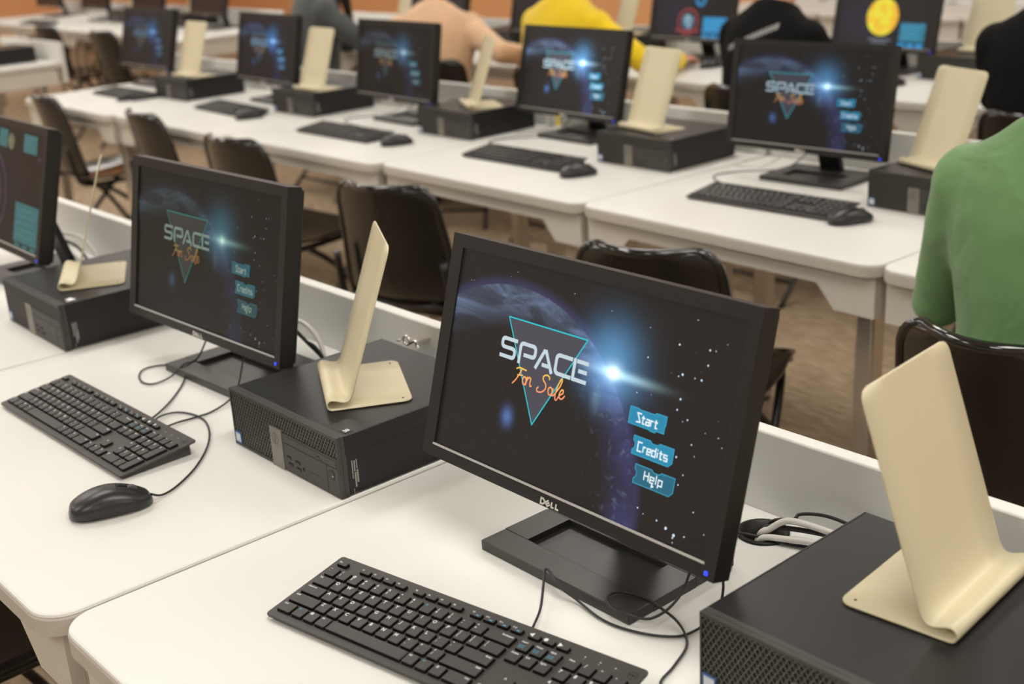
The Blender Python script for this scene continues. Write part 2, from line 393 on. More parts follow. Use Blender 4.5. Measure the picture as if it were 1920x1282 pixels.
# ---------------------------------------------------------------- desks
DW, DD = .932, .778
def make_desk():
    root = empty('computer_desk', (0, 0, 0))
    th = .027
    q = MB(); hole = circle(.470, .727, .031, 24)
    q.prism(rrect(0, 0, DW, DD, .045, 8, (.045, .045, .008, .008)), [hole], T-th+.004, T, 0, 1, bev=.004, bseg=2)
    q.build('desk_top', [LAM, EDGE], root)
    q = MB()     # edge band, slightly proud of the top
    out = rrect(-.0012, -.0012, DW+.0012, DD-.002, .046, 8, (.046, .046, .006, .006)); inn = rrect(.006, .006, DW-.006, DD-.01, .04, 8, (.04, .04, .004, .004))
    q.prism(out, [inn], T-th-.002, T-.005, 0, bev=.003); q.build('edge_band', EDGE, root)
    # front apron with dropped ends
    q = MB(); y0, y1 = .022, .04; zt = T-th-.002; mid, low = .042, .096; W0, W1 = .012, DW-.012
    P = [(W0, zt), (W0, zt-low), (W0+.105, zt-low), (W0+.155, zt-mid), (W1-.155, zt-mid), (W1-.105, zt-low), (W1, zt-low), (W1, zt)]
    A = [q.bm.verts.new((x, y0, z)) for x, z in P]; B = [q.bm.verts.new((x, y1, z)) for x, z in P]
    for k in ((0, 1, 2, 3), (0, 3, 4, 7), (4, 5, 6, 7)):
        q.face([A[i] for i in k]); q.face([B[i] for i in reversed(k)])
    for i in range(8): q.face([A[i], B[i], B[(i+1) % 8], A[(i+1) % 8]])
    q.build('front_apron', PANEL, root)
    for x0 in (.012, DW-.030):
        q = MB(); q.box((x0, .04, zt-low), (x0+.018, DD-.03, zt), bev=.002); q.build('side_apron', PANEL, root)
    q = MB(); q.box((0.001, DD, T-.12), (DW-.001, DD+.024, T+.111), bev=.003); q.build('rear_upstand', LAM, root)
    for x in (.075, DW-.075):
        for y in (.10, DD-.11):
            q = MB(); q.box((x-.024, y-.024, .012), (x+.024, y+.024, zt-.001), bev=.007, seg=3)
            q.box((x-.045, y-.045, zt-.004), (x+.045, y+.045, zt-.001))
            l = q.build('leg', CHROME, root)
            q = MB(); q.rings([(x, y, 0, .022, .022), (x, y, .012, .022, .022)]); q.build('foot_glide', TUBE, l)
    q = MB()
    rg = []
    for r, z in ((.0335, T+.0002), (.0335, T+.003), (.0285, T+.003), (.0275, T-.035)):
        rg.append([q.bm.verts.new((.470+r*math.cos(2*PI*i/28), .727+r*math.sin(2*PI*i/28), z)) for i in range(28)])
    for A, B in zip(rg, rg[1:]):
        for i in range(28): q.face([A[i], A[(i+1) % 28], B[(i+1) % 28], B[i]], 0, True)
    q.build('cable_grommet', BLK, root)
    return root
def station(x, y, rz, lx, ly):
    c, s = math.cos(rz), math.sin(rz); return x+c*lx-s*ly, y+s*lx+c*ly
proto = make_desk(); used = [False]
def desk(x, y, rz, label, group, sx=1.):
    d = proto if not used[0] else copy_tree(proto); used[0] = True
    d.location = (x, y, 0); d.rotation_euler = (0, 0, rz); d.scale.x = sx; tag(d, label, 'desk', group); return d
G1, G2, G3, G4 = ('white desks in the %s row' % s for s in ('nearest', 'second', 'third', 'fourth'))
desk(-1.350, .423, 0, 'white desk in the nearest row under the brightest large monitor and nearest keyboard', G1)
desk(-2.289, .412, 0, 'white desk in the nearest row holding the black mouse at lower left', G1)
desk(-3.228, .412, 0, 'white desk in the nearest row at the left picture edge under the teal-panel monitor', G1)
R2 = [(-1.418, 'behind the man in the green shirt'), (-2.338, 'carrying the monitor and mouse beside the green shirt'),
      (-3.258, 'carrying the bright monitor in front of the yellow jacket'), (-4.178, 'carrying the dim monitor in front of the peach sweater'),
      (-5.098, 'carrying the monitor in front of the person in grey'), (-6.018, 'at the aisle end of its row, farthest left')]
for i, (x, s) in enumerate(R2):
    desk(x, [2.225, 2.256, 2.274, 2.255, 2.235, 2.215][i], [-.033, -.033, -.02, 0, 0, 0][i], 'white second row desk '+s, G2, .982)
desk(-8.30, 2.20, 0, 'white desk across the aisle at the left edge with a black computer on it', G2)
R3 = [(-1.45, 'at far right behind the person in black'), (-2.39, 'under the stand beside the person in black'), (-3.33, 'under the yellow planet monitor'), (-4.27, 'under the hand on the mouse'),
      (-5.21, 'in front of the yellow jacket'), (-6.15, 'in front of the peach sweater'), (-7.09, 'in front of the person in grey')]
for x, s in R3: desk(x, 4.05, 0, 'white desk in the third row '+s, G3)
for x, s in ((-8.66, 'beside the aisle'), (-9.60, 'behind two empty chairs'), (-10.54, 'at far left with a black keyboard on it'), (-11.48, 'in the far left corner')): desk(x, 3.93, 0, 'blurred white desk in the third row '+s, G3)
for x, s in ((-5.6, 'at its left end'), (-4.66, 'beyond the yellow jacket'), (-3.72, 'beyond the black hoodie'), (-2.78, 'at the right end')): desk(x, 6.55, 0, 'blurred white desk in the row by the back wall, '+s, G4)

# ---------------------------------------------------------------- monitors
MW, MH = .490, .2887
def L3(y=-.0004): return lambda a, b: (a/1000., y, b/1000.)
def screen_quad(m, name, parent):
    q = MB(); x0, z0, x1, z1 = .021, .017, .474, .272; uvl = q.bm.loops.layers.uv.new('UVMap')
    f = q.poly([(x0, .003, z0), (x1, .003, z0), (x1, .003, z1), (x0, .003, z1)])
    for l in f.loops: l[uvl].uv = (l.vert.co.x*10, l.vert.co.z*10)
    me = bpy.data.meshes.new(name); q.bm.to_mesh(me); q.bm.free(); me.materials.append(m)
    return link(name, me, parent)
TECH = {'S': (.95, [[(1, 1), (.12, 1), (.88, .06), (0, 0)]]), 't': (.72, [[(.3, .9), (.3, 0), (.72, 0)], [(0, .62), (.72, .62)]]),
 'a': (.85, [[(.1, .62), (.8, .62), (.8, 0), (.1, 0), (.1, .32), (.8, .32)]]), 'r': (.68, [[(.1, 0), (.1, .62), (.62, .62)]]),
 'C': (1., [[(.95, 1), (.1, 1), (.1, 0), (.95, 0)]]), 'e': (.85, [[(.8, 0), (.1, 0), (.1, .62), (.8, .62), (.8, .3), (.1, .3)]]),
 'd': (.85, [[(.8, 1), (.8, 0), (.1, 0), (.1, .62), (.8, .62)]]), 'i': (.38, [[(.2, 0), (.2, .6)], [(.2, .78), (.2, .92)]]),
 's': (.85, [[(.8, .62), (.1, .62), (.1, .31), (.8, .31), (.8, 0), (.1, 0)]]), 'H': (1., [[(.1, 0), (.1, 1)], [(.9, 0), (.9, 1)], [(.1, .52), (.9, .52)]]),
 'l': (.38, [[(.2, 0), (.2, 1)]]), 'p': (.85, [[(.1, -.3), (.1, .62), (.8, .62), (.8, 0), (.1, 0)]])}
def tech(word, x0, y0, w_, h_):
    tot = sum(TECH[c][0]+.16 for c in word)-.16; k = w_/tot; x = x0; out = []
    for c in word:
        wd, P = TECH[c]
        for p in P: out.append([(x+a*k, y0+bb*h_) for a, bb in p])
        x += (wd+.16)*k
    return out
def fillet(P, r=3.2, n=4):
    out = [P[0]]
    for a, b_, c in zip(P, P[1:], P[2:]):
        a, b_, c = Vector(a), Vector(b_), Vector(c); d0, d1 = (a-b_), (c-b_); k0 = min(r, d0.length*.48); k1 = min(r, d1.length*.48)
        p, q_ = b_+d0.normalized()*k0, b_+d1.normalized()*k1
        for i in range(n+1): t = i/n; v = p*(1-t)**2+b_*2*t*(1-t)+q_*t*t; out.append((v.x, v.y))
    return out+[P[-1]]
def title_graphics(scr):
    y = .0026; to = lambda a, b: (a/1000., y, b/1000.); to2 = lambda a, b: (a/1000., y-.0003, b/1000.); to4 = lambda a, b: (a/1000., y-.0006, b/1000.)
    q = MB(); q.poly([to(123, 204.5), to(190, 87), to(258, 204.5)]); T0 = [(123, 204.5), (258, 204.5), (190, 87), (123, 204.5), (258, 204.5)]
    strokes(q, [T0[:4]], 1.7, to2, 1); out = [q.build('logo_triangle', [TRIF, CYAN], scr)]
    q = MB()
    SP_ = [fillet([(145, 178), (118.5, 178), (118.5, 167.3), (142, 167.3), (142, 156.3), (116, 156.3)], 5.5),
        fillet([(151.3, 153), (151.3, 178), (177.5, 178), (177.5, 164.8), (158, 164.8)], 5.5),
        [(180.5, 153.5), (192.5, 177), (195.5, 177), (209, 153.5)], [(191, 160.5), (203, 160.5)],
        fillet([(240, 178), (214, 178), (214, 156.3), (240.5, 156.3)], 6),
        [(266, 178), (247, 178)], fillet([(243.8, 180.5), (243.8, 156.3), (266, 156.3)], 1), [(251, 167.3), (265, 167.3)]]
    strokes(q, SP_, 4.6, to4)
    out.append(q.build('title_lettering', TITLE, scr))
    q = MB(); c = lambda cx, cy, rx, ry, a0=0, a1=360, n=10: [(cx+rx*math.cos(math.radians(a0+(a1-a0)*i/n)), cy+ry*math.sin(math.radians(a0+(a1-a0)*i/n))) for i in range(n+1)]
    fat = [[(150, 146), (156, 148.5), (168, 147.5)], [(160, 148), (155, 138), (150, 131), (146, 127)], [(153, 139), (163, 140.5)],
        c(166.5, 135, 3, 4.6, 80, 440), [(167, 139.6), (171, 138)], [(171, 141), (170.5, 136), (169.5, 130)], [(170.5, 136), (174, 140.5), (177, 139.5), (176.5, 135), (177.5, 131), (180, 132)],
        [(208, 146), (207.5, 149), (203, 150.5), (198, 148), (198, 144), (203, 139.5), (203.5, 134), (198, 129), (191, 128), (189.5, 131), (192, 134)],
        c(212, 133.5, 3.4, 4.6, 60, 420), [(216.5, 138), (215.5, 131), (217.5, 129.5), (220, 132)], [(220, 132), (226, 141), (229, 149), (227.5, 151.5), (224.5, 146), (221.5, 135), (221.5, 127), (224, 125.5)],
        [(224, 125.5), (229, 133), (233, 136), (233, 139.5), (230, 139), (227.5, 133.5), (229, 129.5), (233, 129.5), (237, 134)]]
    strokes(q, [[(v.x, v.y) for v in smooth_path([(a, bb, 0) for a, bb in P], 4)] for P in fat], 1.8, lambda a, b: (a/1000., y-.0009, b/1000.)); out.append(q.build('subtitle_lettering', SCRIPT, scr))
    def button(P, word, x0, y0, w_, h_, m, edge, wd=1.7):
        q = MB(); q.poly([to2(*p) for p in P]); strokes(q, [P+[P[0]]], .9, lambda a, b: (a/1000., y-.0004, b/1000.), 1)
        strokes(q, tech(word, x0, y0, w_, h_), wd, to4, 2); return q.build('menu_button', [m, edge, BTX], scr)
    out.append(button([(338, 149), (350, 149), (352, 148), (374, 148), (376, 150), (391, 150), (391, 140), (390, 139), (390, 131), (379, 131), (378, 129), (370, 129), (369, 130), (338, 130)], 'Start', 349, 134, 31, 10, BTN, BTNE))
    out.append(button([(350, 119), (374, 119), (377, 116.5), (385, 116.5), (388, 119), (408, 119), (408, 103), (403, 98.5), (350, 98.5), (350, 103), (353, 106), (353, 111), (350, 114)], 'Credits', 357, 103.5, 44, 10, BTN, BTNE))
    out.append(button([(359, 89), (383, 89), (386, 86.5), (394, 86.5), (397, 89), (416, 89), (416, 73), (411, 68), (359, 68), (359, 73), (362, 76), (362, 81), (359, 84)], 'Help', 373, 75, 27, 10, BTND, BTNE, 1.5))
    q = MB(); q.poly([(.3855, y-.0009, .0755), (.3855, y-.0009, .0695), (.3895, y-.0009, .0715)]); out.append(q.build('mouse_pointer', BTX, scr))
    q = MB(); rnd = random.Random(3)
    pts = [(390, 229, 1.2), (431, 232, 1.2), (432, 216, 1.1), (401, 199, 1.5), (396, 196, .9), (418, 199, .8), (427, 199, 1.3), (404, 173, 1.3), (402, 161, 1.1), (418, 154, 1.0), (429, 130, .9),
           (412, 112, 1.2), (395, 105, 1.3), (362, 73, 1.2), (350, 206, 1), (343, 165, .8), (392, 74, .6), (425, 96, .8), (421, 84, .9), (447, 62, .8), (372, 43, 1), (401, 38, 1.1), (415, 34, 1.8), (427, 30, 1.9), (426, 27, 1.1), (441, 33, 1), (381, 39, .7), (427, 22, .8)]
    for _ in range(46):
        a, bb = rnd.uniform(30, 470), rnd.uniform(22, 268)
        if (a-135)**2+(bb-11)**2 > 240**2: pts.append((a, bb, rnd.uniform(.35, .7)))
    for a, bb, r in pts:
        q.poly([((a+r*math.cos(t*PI/3))/1000, y-.0002, (bb+r*math.sin(t*PI/3))/1000) for t in range(6)])
    out.append(q.build('star_field', STAR, scr)); out[-1]['kind'] = 'stuff'
    return out
def disc(q, a, bb, r, y, m=0, n=28, r2=None):
    if r2:
        for i in range(n):
            t0, t1 = 2*PI*i/n, 2*PI*(i+1)/n
            q.poly([((a+R*math.cos(t))/1000, y, (bb+R*math.sin(t))/1000) for R, t in ((r2, t0), (r, t0), (r, t1), (r2, t1))], m)
    else: q.poly([((a+r*math.cos(2*PI*i/n))/1000, y, (bb+r*math.sin(2*PI*i/n))/1000) for i in range(n)], m)
def rect(q, x0, z0, x1, z1, y, m=0): q.poly([(x0/1000, y, z0/1000), (x1/1000, y, z0/1000), (x1/1000, y, z1/1000), (x0/1000, y, z1/1000)], m)
def info_panel(scr, x0, z0, x1, z1, m, mt, lines=5):
    q = MB(); rect(q, x0, z0, x1, z1, .0026); h = (z1-z0)/(lines+1.)
    for i in range(lines): rect(q, x0+8, z1-h*(i+1), x1-8-(i*13 % 30), z1-h*(i+1)+1.6, .0023, 1)
    q.build('info_panel', [m, mt], scr)
def monitor_body(root):
    """tilting head at root origin: x right, z up, y back"""
    hd = None; q = MB()
    x0, z0, x1, z1 = .021, .017, .474, .272
    q.box((0, 0, 0), (x0, .026, MH)); q.box((x1, 0, 0), (MW, .026, MH)); q.box((x0, 0, z1), (x1, .026, MH)); q.box((x0, 0, 0), (x1, .026, z0))
    q.box((.004, .026, .004), (MW-.004, .036, MH-.004), bev=.004); q.box((.10, .036, .05), (.39, .058, .235), bev=.012)
    fr = q.build('bezel', BLKM, root)
    q = MB(); q.box((x0-.001, -.0012, z0-.0015), (x1+.001, .001, z0+.0008)); q.build('bright_strip', RIB, fr)
    q = MB(); to = lambda a, bb: (a/1000., -.0012, bb/1000.)
    # maker lettering D, tilted E, L, L
    strokes(q, [[(228.8, 2.8), (228.8, 9.2), (232, 9.2), (235, 7.4), (235, 4.6), (232, 2.8), (228.8, 2.8), (228.8, 4)]], 2.2, to)
    strokes(q, [[(241.4, 9.6), (236.6, 6.2), (240.2, 2.2), (244.6, 5.4)], [(238.4, 4.2), (243, 7.6)]], 1.9, to)
    strokes(q, [[(247, 9.3), (247, 3.3), (251, 3.3)], [(254.3, 9.3), (254.3, 3.3), (259, 3.3)]], 2.2, to)
    q.build('maker_lettering', SILV, fr)
    q = MB(); q.box((.4765, -.0012, .0045), (.4815, .0005, .0095), bev=.001); q.build('power_light', LED, fr)
    return fr
def monitor(px, py, rz, tilt, zb, label, group, kind='title', glow=(1, 1, 1), src=None):
    """px,py,zb: lower left front corner of the head above the desk"""
    cx, cy = px+math.cos(rz)*MW/2, py+math.sin(rz)*MW/2
    root = empty('monitor', (cx, cy, T), rz, label, 'monitor', group)
    head = monitor_body(root) if src is None else None
    if src is not None:
        for k in src.children:
            if k.name.startswith('bezel') or k.name.startswith('stand'):
                copy_tree(k, root)
    bz = [k for k in root.children if k.name.startswith('bezel')][0]
    bz.location = (-MW/2, 0, zb); bz.rotation_euler = (-tilt, 0, 0)
    if src is None:
        q = MB(); z = .0
        q.box((-.128, -.005, 0), (.128, .036, .014), bev=.0015); q.box((-.128, .108, 0), (.128, .178, .014), bev=.0015)
        q.box((-.128, .036, 0), (-.085, .108, .014)); q.box((.085, .036, 0), (.128, .108, .014)); q.box((-.086, .035, 0), (.086, .109, .006))
        bs = q.build('stand_base', STANDM, root)
        q = MB(); A = [(-.034, .165, .012), (.034, .165, .012), (.034, .150, .012), (-.034, .150, .012)]; Bt = [(-.034, .098, .24), (.034, .098, .24), (.034, .080, .24), (-.034, .080, .24)]
        va = [q.bm.verts.new(p) for p in A]; vb = [q.bm.verts.new(p) for p in Bt]
        q.face(va); q.face(list(reversed(vb)))
        for i in range(4): q.face([va[i], vb[i], vb[(i+1) % 4], va[(i+1) % 4]])
        q.build('stand_neck', BLKM, root)
    scr = screen_quad({'title': SCR_T, 'off': SCR_OFF}.get(kind, SCR_B), 'screen', root)
    scr.location = bz.location; scr.rotation_euler = bz.rotation_euler
    if kind == 'title':
        global TG
        if TG is None: TG = title_graphics(scr)
        else:
            for g in TG: c = g.copy(); COL.objects.link(c); c.parent = scr
    elif kind == 'teal':
        info_panel(scr, 332, 30, 466, 116, TEALP, TEALT); info_panel(scr, 358, 226, 434, 266, TEALP, TEALT, 4); info_panel(scr, 210, 226, 262, 266, TEALP, TEALT, 4)
        q = MB()
        for i in range(3): rect(q, 340+i*44, 19.5, 372+i*44, 27, .0026)
        q.build('menu_button', TEALP, scr)
        q = MB(); disc(q, 284, 242, 18, .0026); q.build('planet', emis('pale_yellow_planet', (.45, .42, .10), tex=(60, (.15, .12, .25))), scr)
        q = MB(); disc(q, 180, 120, 95, .0026, r2=88); disc(q, 180, 120, 60, .0026); disc(q, 452, 219, 6, .0026); q.build('orbit_ring', PURP, scr)
    elif kind == 'yellow':
        q = MB(); disc(q, 235, 138, 75, .0026, n=40); q.build('planet', YEL, scr)
        q = MB(); rect(q, 180, 44, 290, 52, .0024); rect(q, 200, 32, 270, 40, .0024); q.build('planet_name', emis('grey_caption_smudge', (.10, .12, .15)), scr)
        info_panel(scr, 325, 44, 442, 118, emis('mid_blue_panel', (.0, .16, .26)), BPT)
        q = MB()
        for i in range(3): rect(q, 325+i*41, 22, 357+i*41, 38, .0026)
        q.build('menu_button', BPAN, scr)
    elif kind == 'earth':
        q = MB(); disc(q, 229, 90, 33, .0026); q.build('planet', ORB, scr)
        q = MB(); disc(q, 229, 90, 62, .0026, r2=50); rect(q, 160, 44, 300, 56, .0022); q.build('planet_ring', REDR, scr)
        info_panel(scr, 318, 44, 452, 114, BPAN, BPT)
        q = MB()
        for i in range(3): rect(q, 318+i*46, 20, 356+i*46, 38, .0026)
        q.build('menu_button', BPAN, scr)
        q = MB(); disc(q, 292, 190, 30, .0026, r2=16); q.build('orbit_ring', BPAN, scr)
    for o in [scr]+list(scr.children): o.color = (*glow, 1)
    return root
TG = None
GM1, GM2, GM3 = ('monitors on the %s row of desks' % s for s in ('nearest', 'second', 'third'))
MA = monitor(-1.228, .885, -.004, .28, .099, 'large sharp black monitor nearest the camera with bright space game title screen', GM1, 'title', (1, 1, 1))
monitor(-2.158, .919, .041, .193, .088, 'black monitor with dim greenish space title screen, left of the nearest one', GM1, 'title', (.30, .34, .26), MA)
monitor(-3.114, .942, -.016, .253, .09, 'black monitor cut by the left picture edge showing teal information panels', GM1, 'teal', (.42, .45, .42), MA)
monitor(-2.249, 2.749, .046, .14, .086, 'black monitor with clear SPACE logo on a dark screen beside the green shirt', GM2, 'title', (.62, .68, .72), MA)
monitor(-3.261, 2.863, -.026, .226, .079, 'blurred black monitor with bright blue planet screen before the yellow jacket', GM2, 'title', (1.15, 1.25, 1.3), MA)
monitor(-4.077, 2.771, -.033, .151, .082, 'blurred black monitor with dim title screen before the peach sweater', GM2, 'title', (.33, .36, .34), MA)
monitor(-4.988, 2.774, -.043, .193, .083, 'blurred black monitor with deep blue screen left of the person in grey', GM2, 'title', (.30, .45, .62), MA)
monitor(-6.06, 2.738, .02, .25, .083, 'blurred black monitor with faint blue screen, farthest left in the second row', GM2, 'title', (.16, .28, .40), MA)
monitor(-3.195, 4.589, -.039, .202, .09, 'black monitor in the back showing a bright yellow planet', GM3, 'yellow', (1, 1, 1), MA)
monitor(-4.182, 4.537, .017, .20, .09, 'black monitor in the back showing a globe with red ring and blue panel', GM3, 'earth', (.8, .8, .8), MA)
monitor(-5.115, 4.481, 0, .20, .09, 'switched-off black monitor behind the yellow jacket', GM3, 'off', (1, 1, 1), MA)
monitor(-5.955, 4.46, 0, .20, .09, 'switched-off black monitor behind the head of the person in peach', GM3, 'off', (1, 1, 1), MA)
for x, s in ((-8.50, 'nearest the aisle at upper left'), (-9.42, 'second from the aisle at upper left'), (-10.35, 'third from the aisle at upper left'), (-11.28, 'in the far left corner')):
    monitor(x, 4.42, 0, .2, .09, 'blurred switched-off black monitor '+s, GM3, 'off', (1, 1, 1), MA)

# ---------------------------------------------------------------- desktop computers
CWd, CDp, CHt = .290, .292, .0926
def clipseg(x0, z0, x1, z1, R):
    (a, b_, c, d) = R; t0, t1 = 0., 1.; dx, dz = x1-x0, z1-z0
    for p, q_ in ((-dx, x0-a), (dx, c-x0), (-dz, z0-b_), (dz, d-z0)):
        if abs(p) < 1e-9:
            if q_ < 0: return None
        else:
            r = q_/p
            if p < 0: t0 = max(t0, r)
            else: t1 = min(t1, r)
    return None if t0 >= t1-1e-6 else (x0+t0*dx, z0+t0*dz, x0+t1*dx, z0+t1*dz)
def make_computer():
    root = empty('desktop_computer', (0, 0, 0))
    q = MB(); q.box((0, .013, .002), (CWd, CDp, CHt-.001), bev=.002); q.box((CWd-.001, .013, .0655), (CWd+.0012, CDp-.002, CHt-.0008), bev=.0005)
    q.box((-.0012, .013, .0655), (.001, CDp-.002, CHt-.0008), bev=.0005)
    for x in (.03, .26):
        for y in (.03, .26): q.box((x-.01, y-.01, 0), (x+.01, y+.01, .003))
    q.build('case', CASE, root)
    q = MB(); f = MB
    q.box((0, .006, .001), (CWd, .0135, CHt), 0)                         # back of bezel (dark pit in front of it is below)
    q.box((0, 0, CHt-.0045), (CWd, .007, CHt)); q.box((0, 0, .001), (.0025, .007, CHt-.0045)); q.box((CWd-.0025, 0, .001), (CWd, .007, CHt-.0045)); q.box((.0025, 0, .001), (.144, .007, .0055))
    q.box((.144, -.0006, .001), (CWd-.0022, .007, .0605), bev=.0006)
    bz = q.build('front_bezel', BEZ, root)
    q = MB(); q.poly([(.0025, .0056, .0055), (.144, .0056, .0055), (.144, .0056, .0605), (CWd-.0025, .0056, .0605), (CWd-.0025, .0056, CHt-.0045), (.0025, .0056, CHt-.0045)]); q.build('vent_backing', PIT, bz)
    q = MB()
    for R in ((.0025, .0055, .112, .0605), (.0025, .0605, CWd-.0025, CHt-.0045)):
        for k in range(-30, 60):
            for sg in (1, -1):
                xb = k*.0068; s_ = clipseg(xb, 0, xb+sg*.093*.62, .093, R)
                if not s_: continue
                a = Vector((s_[0], s_[1])); c = Vector((s_[2], s_[3])); d = c-a
                if d.length < .001: continue
                d.normalize(); n = Vector((-d.y, d.x))*.00068
                P = [a-n, c-n, c+n, a+n]; y0 = .0008 if sg > 0 else .0012
                A = [q.bm.verts.new((p.x, y0, p.y)) for p in P]; Bv = [q.bm.verts.new((p.x, y0+.003, p.y)) for p in P]
                q.face(A); 
                for i in range(4): q.face([A[i], Bv[i], Bv[(i+1) % 4], A[(i+1) % 4]])
    q.build('diamond_grille', GRIL, root)
    q = MB(); q.box((.1125, -.0016, 0.0), (.1445, .006, .063), bev=.0006); st = q.build('badge_strip', GREY, root)
    q = MB(); cx, cz = .1275, .046
    for r in (.0085,):
        for i in range(24):
            t0, t1 = 2*PI*i/24, 2*PI*(i+1)/24
            q.poly([(cx+R*math.cos(t), -.0018, cz+R*math.sin(t)) for R, t in ((.0078, t0), (.0086, t0), (.0086, t1), (.0078, t1))])
    put_text(q, 'DELL', .0058, lambda a, bb: (cx-bb, -.0018, cz+a)); q.build('round_badge', BEZ, st)
    q = MB(); q.box((.147, -.0008, .0452), (.284, .001, .0460)); q.box((.284, -.0008, .0452), (.2848, .001, .058)); q.box((.1600, -.0008, .0572), (.284, .001, .0577)); q.box((.2585, -.0008, .003), (.2592, .001, .0452)); 
    q.box((.236, -.001, .0505), (.242, .001, .0515)); q.box((.2415, -.001, .0475), (.2425, .001, .0515)); q.box((.247, -.001, .048), (.2482, .001, .0492)); q.box((.212, -.0007, .0195), (.238, .001, .020))
    q.build('drive_tray_outline', PIT, root)
    for x, z in ((.153, .0225), (.156, .0125), (.176, .0215), (.178, .0115)):
        q = MB(); q.box((x, -.0009, z), (x+.0125, .001, z+.0052), 0); q.box((x+.0015, -.0011, z+.0005), (x+.011, .001, z+.002), 1); q.build('usb_port', [PIT, KBODY], root)
    q = MB(); q.poly([(.1975+.0032*math.cos(i*PI/8), -.0009, .018+.0032*math.sin(i*PI/8)) for i in range(16)]); q.build('audio_port', PIT, root)
    q = MB()
    for i in range(20):
        t0, t1 = 2*PI*i/20, 2*PI*(i+1)/20
        q.poly([(.271+R*math.cos(t), -.0012, .033+R*math.sin(t)) for R, t in ((.0062, t0), (.0070, t0), (.0070, t1), (.0062, t1))], 1)
        q.poly([(.271, -.0010, .033), (.271+.0062*math.cos(t0), -.0010, .033+.0062*math.sin(t0)), (.271+.0062*math.cos(t1), -.0010, .033+.0062*math.sin(t1))], 0)
    q.poly([(.2725, -.0014, .031), (.2755, -.0014, .031), (.2755, -.0014, .0322), (.2725, -.0014, .0322)], 2)
    q.build('power_button', [BEZ, PIT, PAPER], root)
    q = MB(); q.box((.0035, -.0006, .0055), (.0205, .001, .0235), 0); q.box((.0055, -.0008, .0075), (.0190, .001, .0215), 1)
    for i in range(5): q.box((.0070+i*.0024, -.0010, .0095), (.0080+i*.0024, .001, .0195), 2)
    q.build('blue_sticker', [BLUE, NEARW, PAPER], root)
    q = MB(); rnd = random.Random(5)    # worn asset label printed on the side: unreadable lines of print
    for y, z0, z1, wd in ((.0215, .026, .053, .0015), (.0252, .036, .052, .0020), (.0256, .013, .034, .0022), (.0290, .040, .053, .0013), (.0293, .018, .037, .0024), (.0215, .004, .010, .0012)):
        z = z1
        while z > z0:
            h = rnd.uniform(.0012, .0022)
            q.box((CWd, y-wd/2, z-h), (CWd+.0003+.0012*(z > .0655), y+wd/2, z)); z -= h+.0006
    q.build('side_print', mat('faded_white_print', (.36, .35, .33), .6), root)
    q = MB(); q.box((.268, .020, CHt-.0012), (.283, .034, CHt-.0005), 0); put_text(q, 'SR', .012, lambda a, bb: (.2755+a*.85, .0268+bb, CHt-.0003), 1, sx=.8)
    q.build('corner_mark', [BLK, PAPER], root)
    return root
CP = make_computer(); cp_used = [False]
GC1, GC2, GC3 = ('black desktop computers on the %s row' % s for s in ('nearest', 'second', 'third'))
def computer(x, y, rz, label, group):
    c = CP if not cp_used[0] else copy_tree(CP); cp_used[0] = True
    c.location = (x, y, T); c.rotation_euler = (0, 0, rz); tag(c, label, 'computer', group); return c
computer(-1.650, .838, 0, 'sharp black desktop computer lying flat between the two nearest monitors', GC1)
computer(-2.581, .842, -.015, 'black desktop computer with a blank white sticker on its lid at left', GC1)
computer(-.7205, .841, .003, 'large black desktop computer at the lower right corner of the picture', GC1)
computer(-1.729, 2.661, -.03, 'black desktop computer partly hidden by the green shirt', GC2)
computer(-2.685, 2.680, -.01, 'blurred black desktop computer left of the monitor beside the green shirt', GC2)
computer(-3.578, 2.685, 0, 'blurred black desktop computer left of the bright blue planet monitor', GC2)
computer(-4.515, 2.665, 0, 'blurred black desktop computer before the person in grey', GC2)
computer(-5.42, 2.60, 0, 'blurred black desktop computer farthest left in the main second row', GC2)
computer(-7.86, 2.62, 0, 'black desktop computer on the desk across the left aisle', GC2)
computer(-2.745, 4.53, 0, 'black desktop computer right of the yellow planet monitor', GC3)
computer(-3.70, 4.53, 0, 'black desktop computer hidden beyond the black hoodie', GC3)
computer(-4.62, 4.53, 0, 'black desktop computer beyond the yellow jacket', GC3)
computer(-5.43, 4.50, 0, 'black desktop computer behind the peach sweater', GC3)
computer(-6.40, 4.50, 0, 'black desktop computer beyond the dim monitor in the second row', GC3)
for x, s in ((-8.98, 'first'), (-9.92, 'second')): computer(x+.08, 4.41, 0, 'blurred black desktop computer, %s of two beside dark monitors at upper left' % s, GC3)
q = MB(); q.box((-.009, -.006, 0), (.009, .006, .0006)); st = q.build('blank_sticker', PAPER); st.location = (-2.311, .872, T+CHt); st.rotation_euler = (0, 0, .15)
tag(st, 'small blank white sticker on the lid corner of the far left computer', 'sticker')

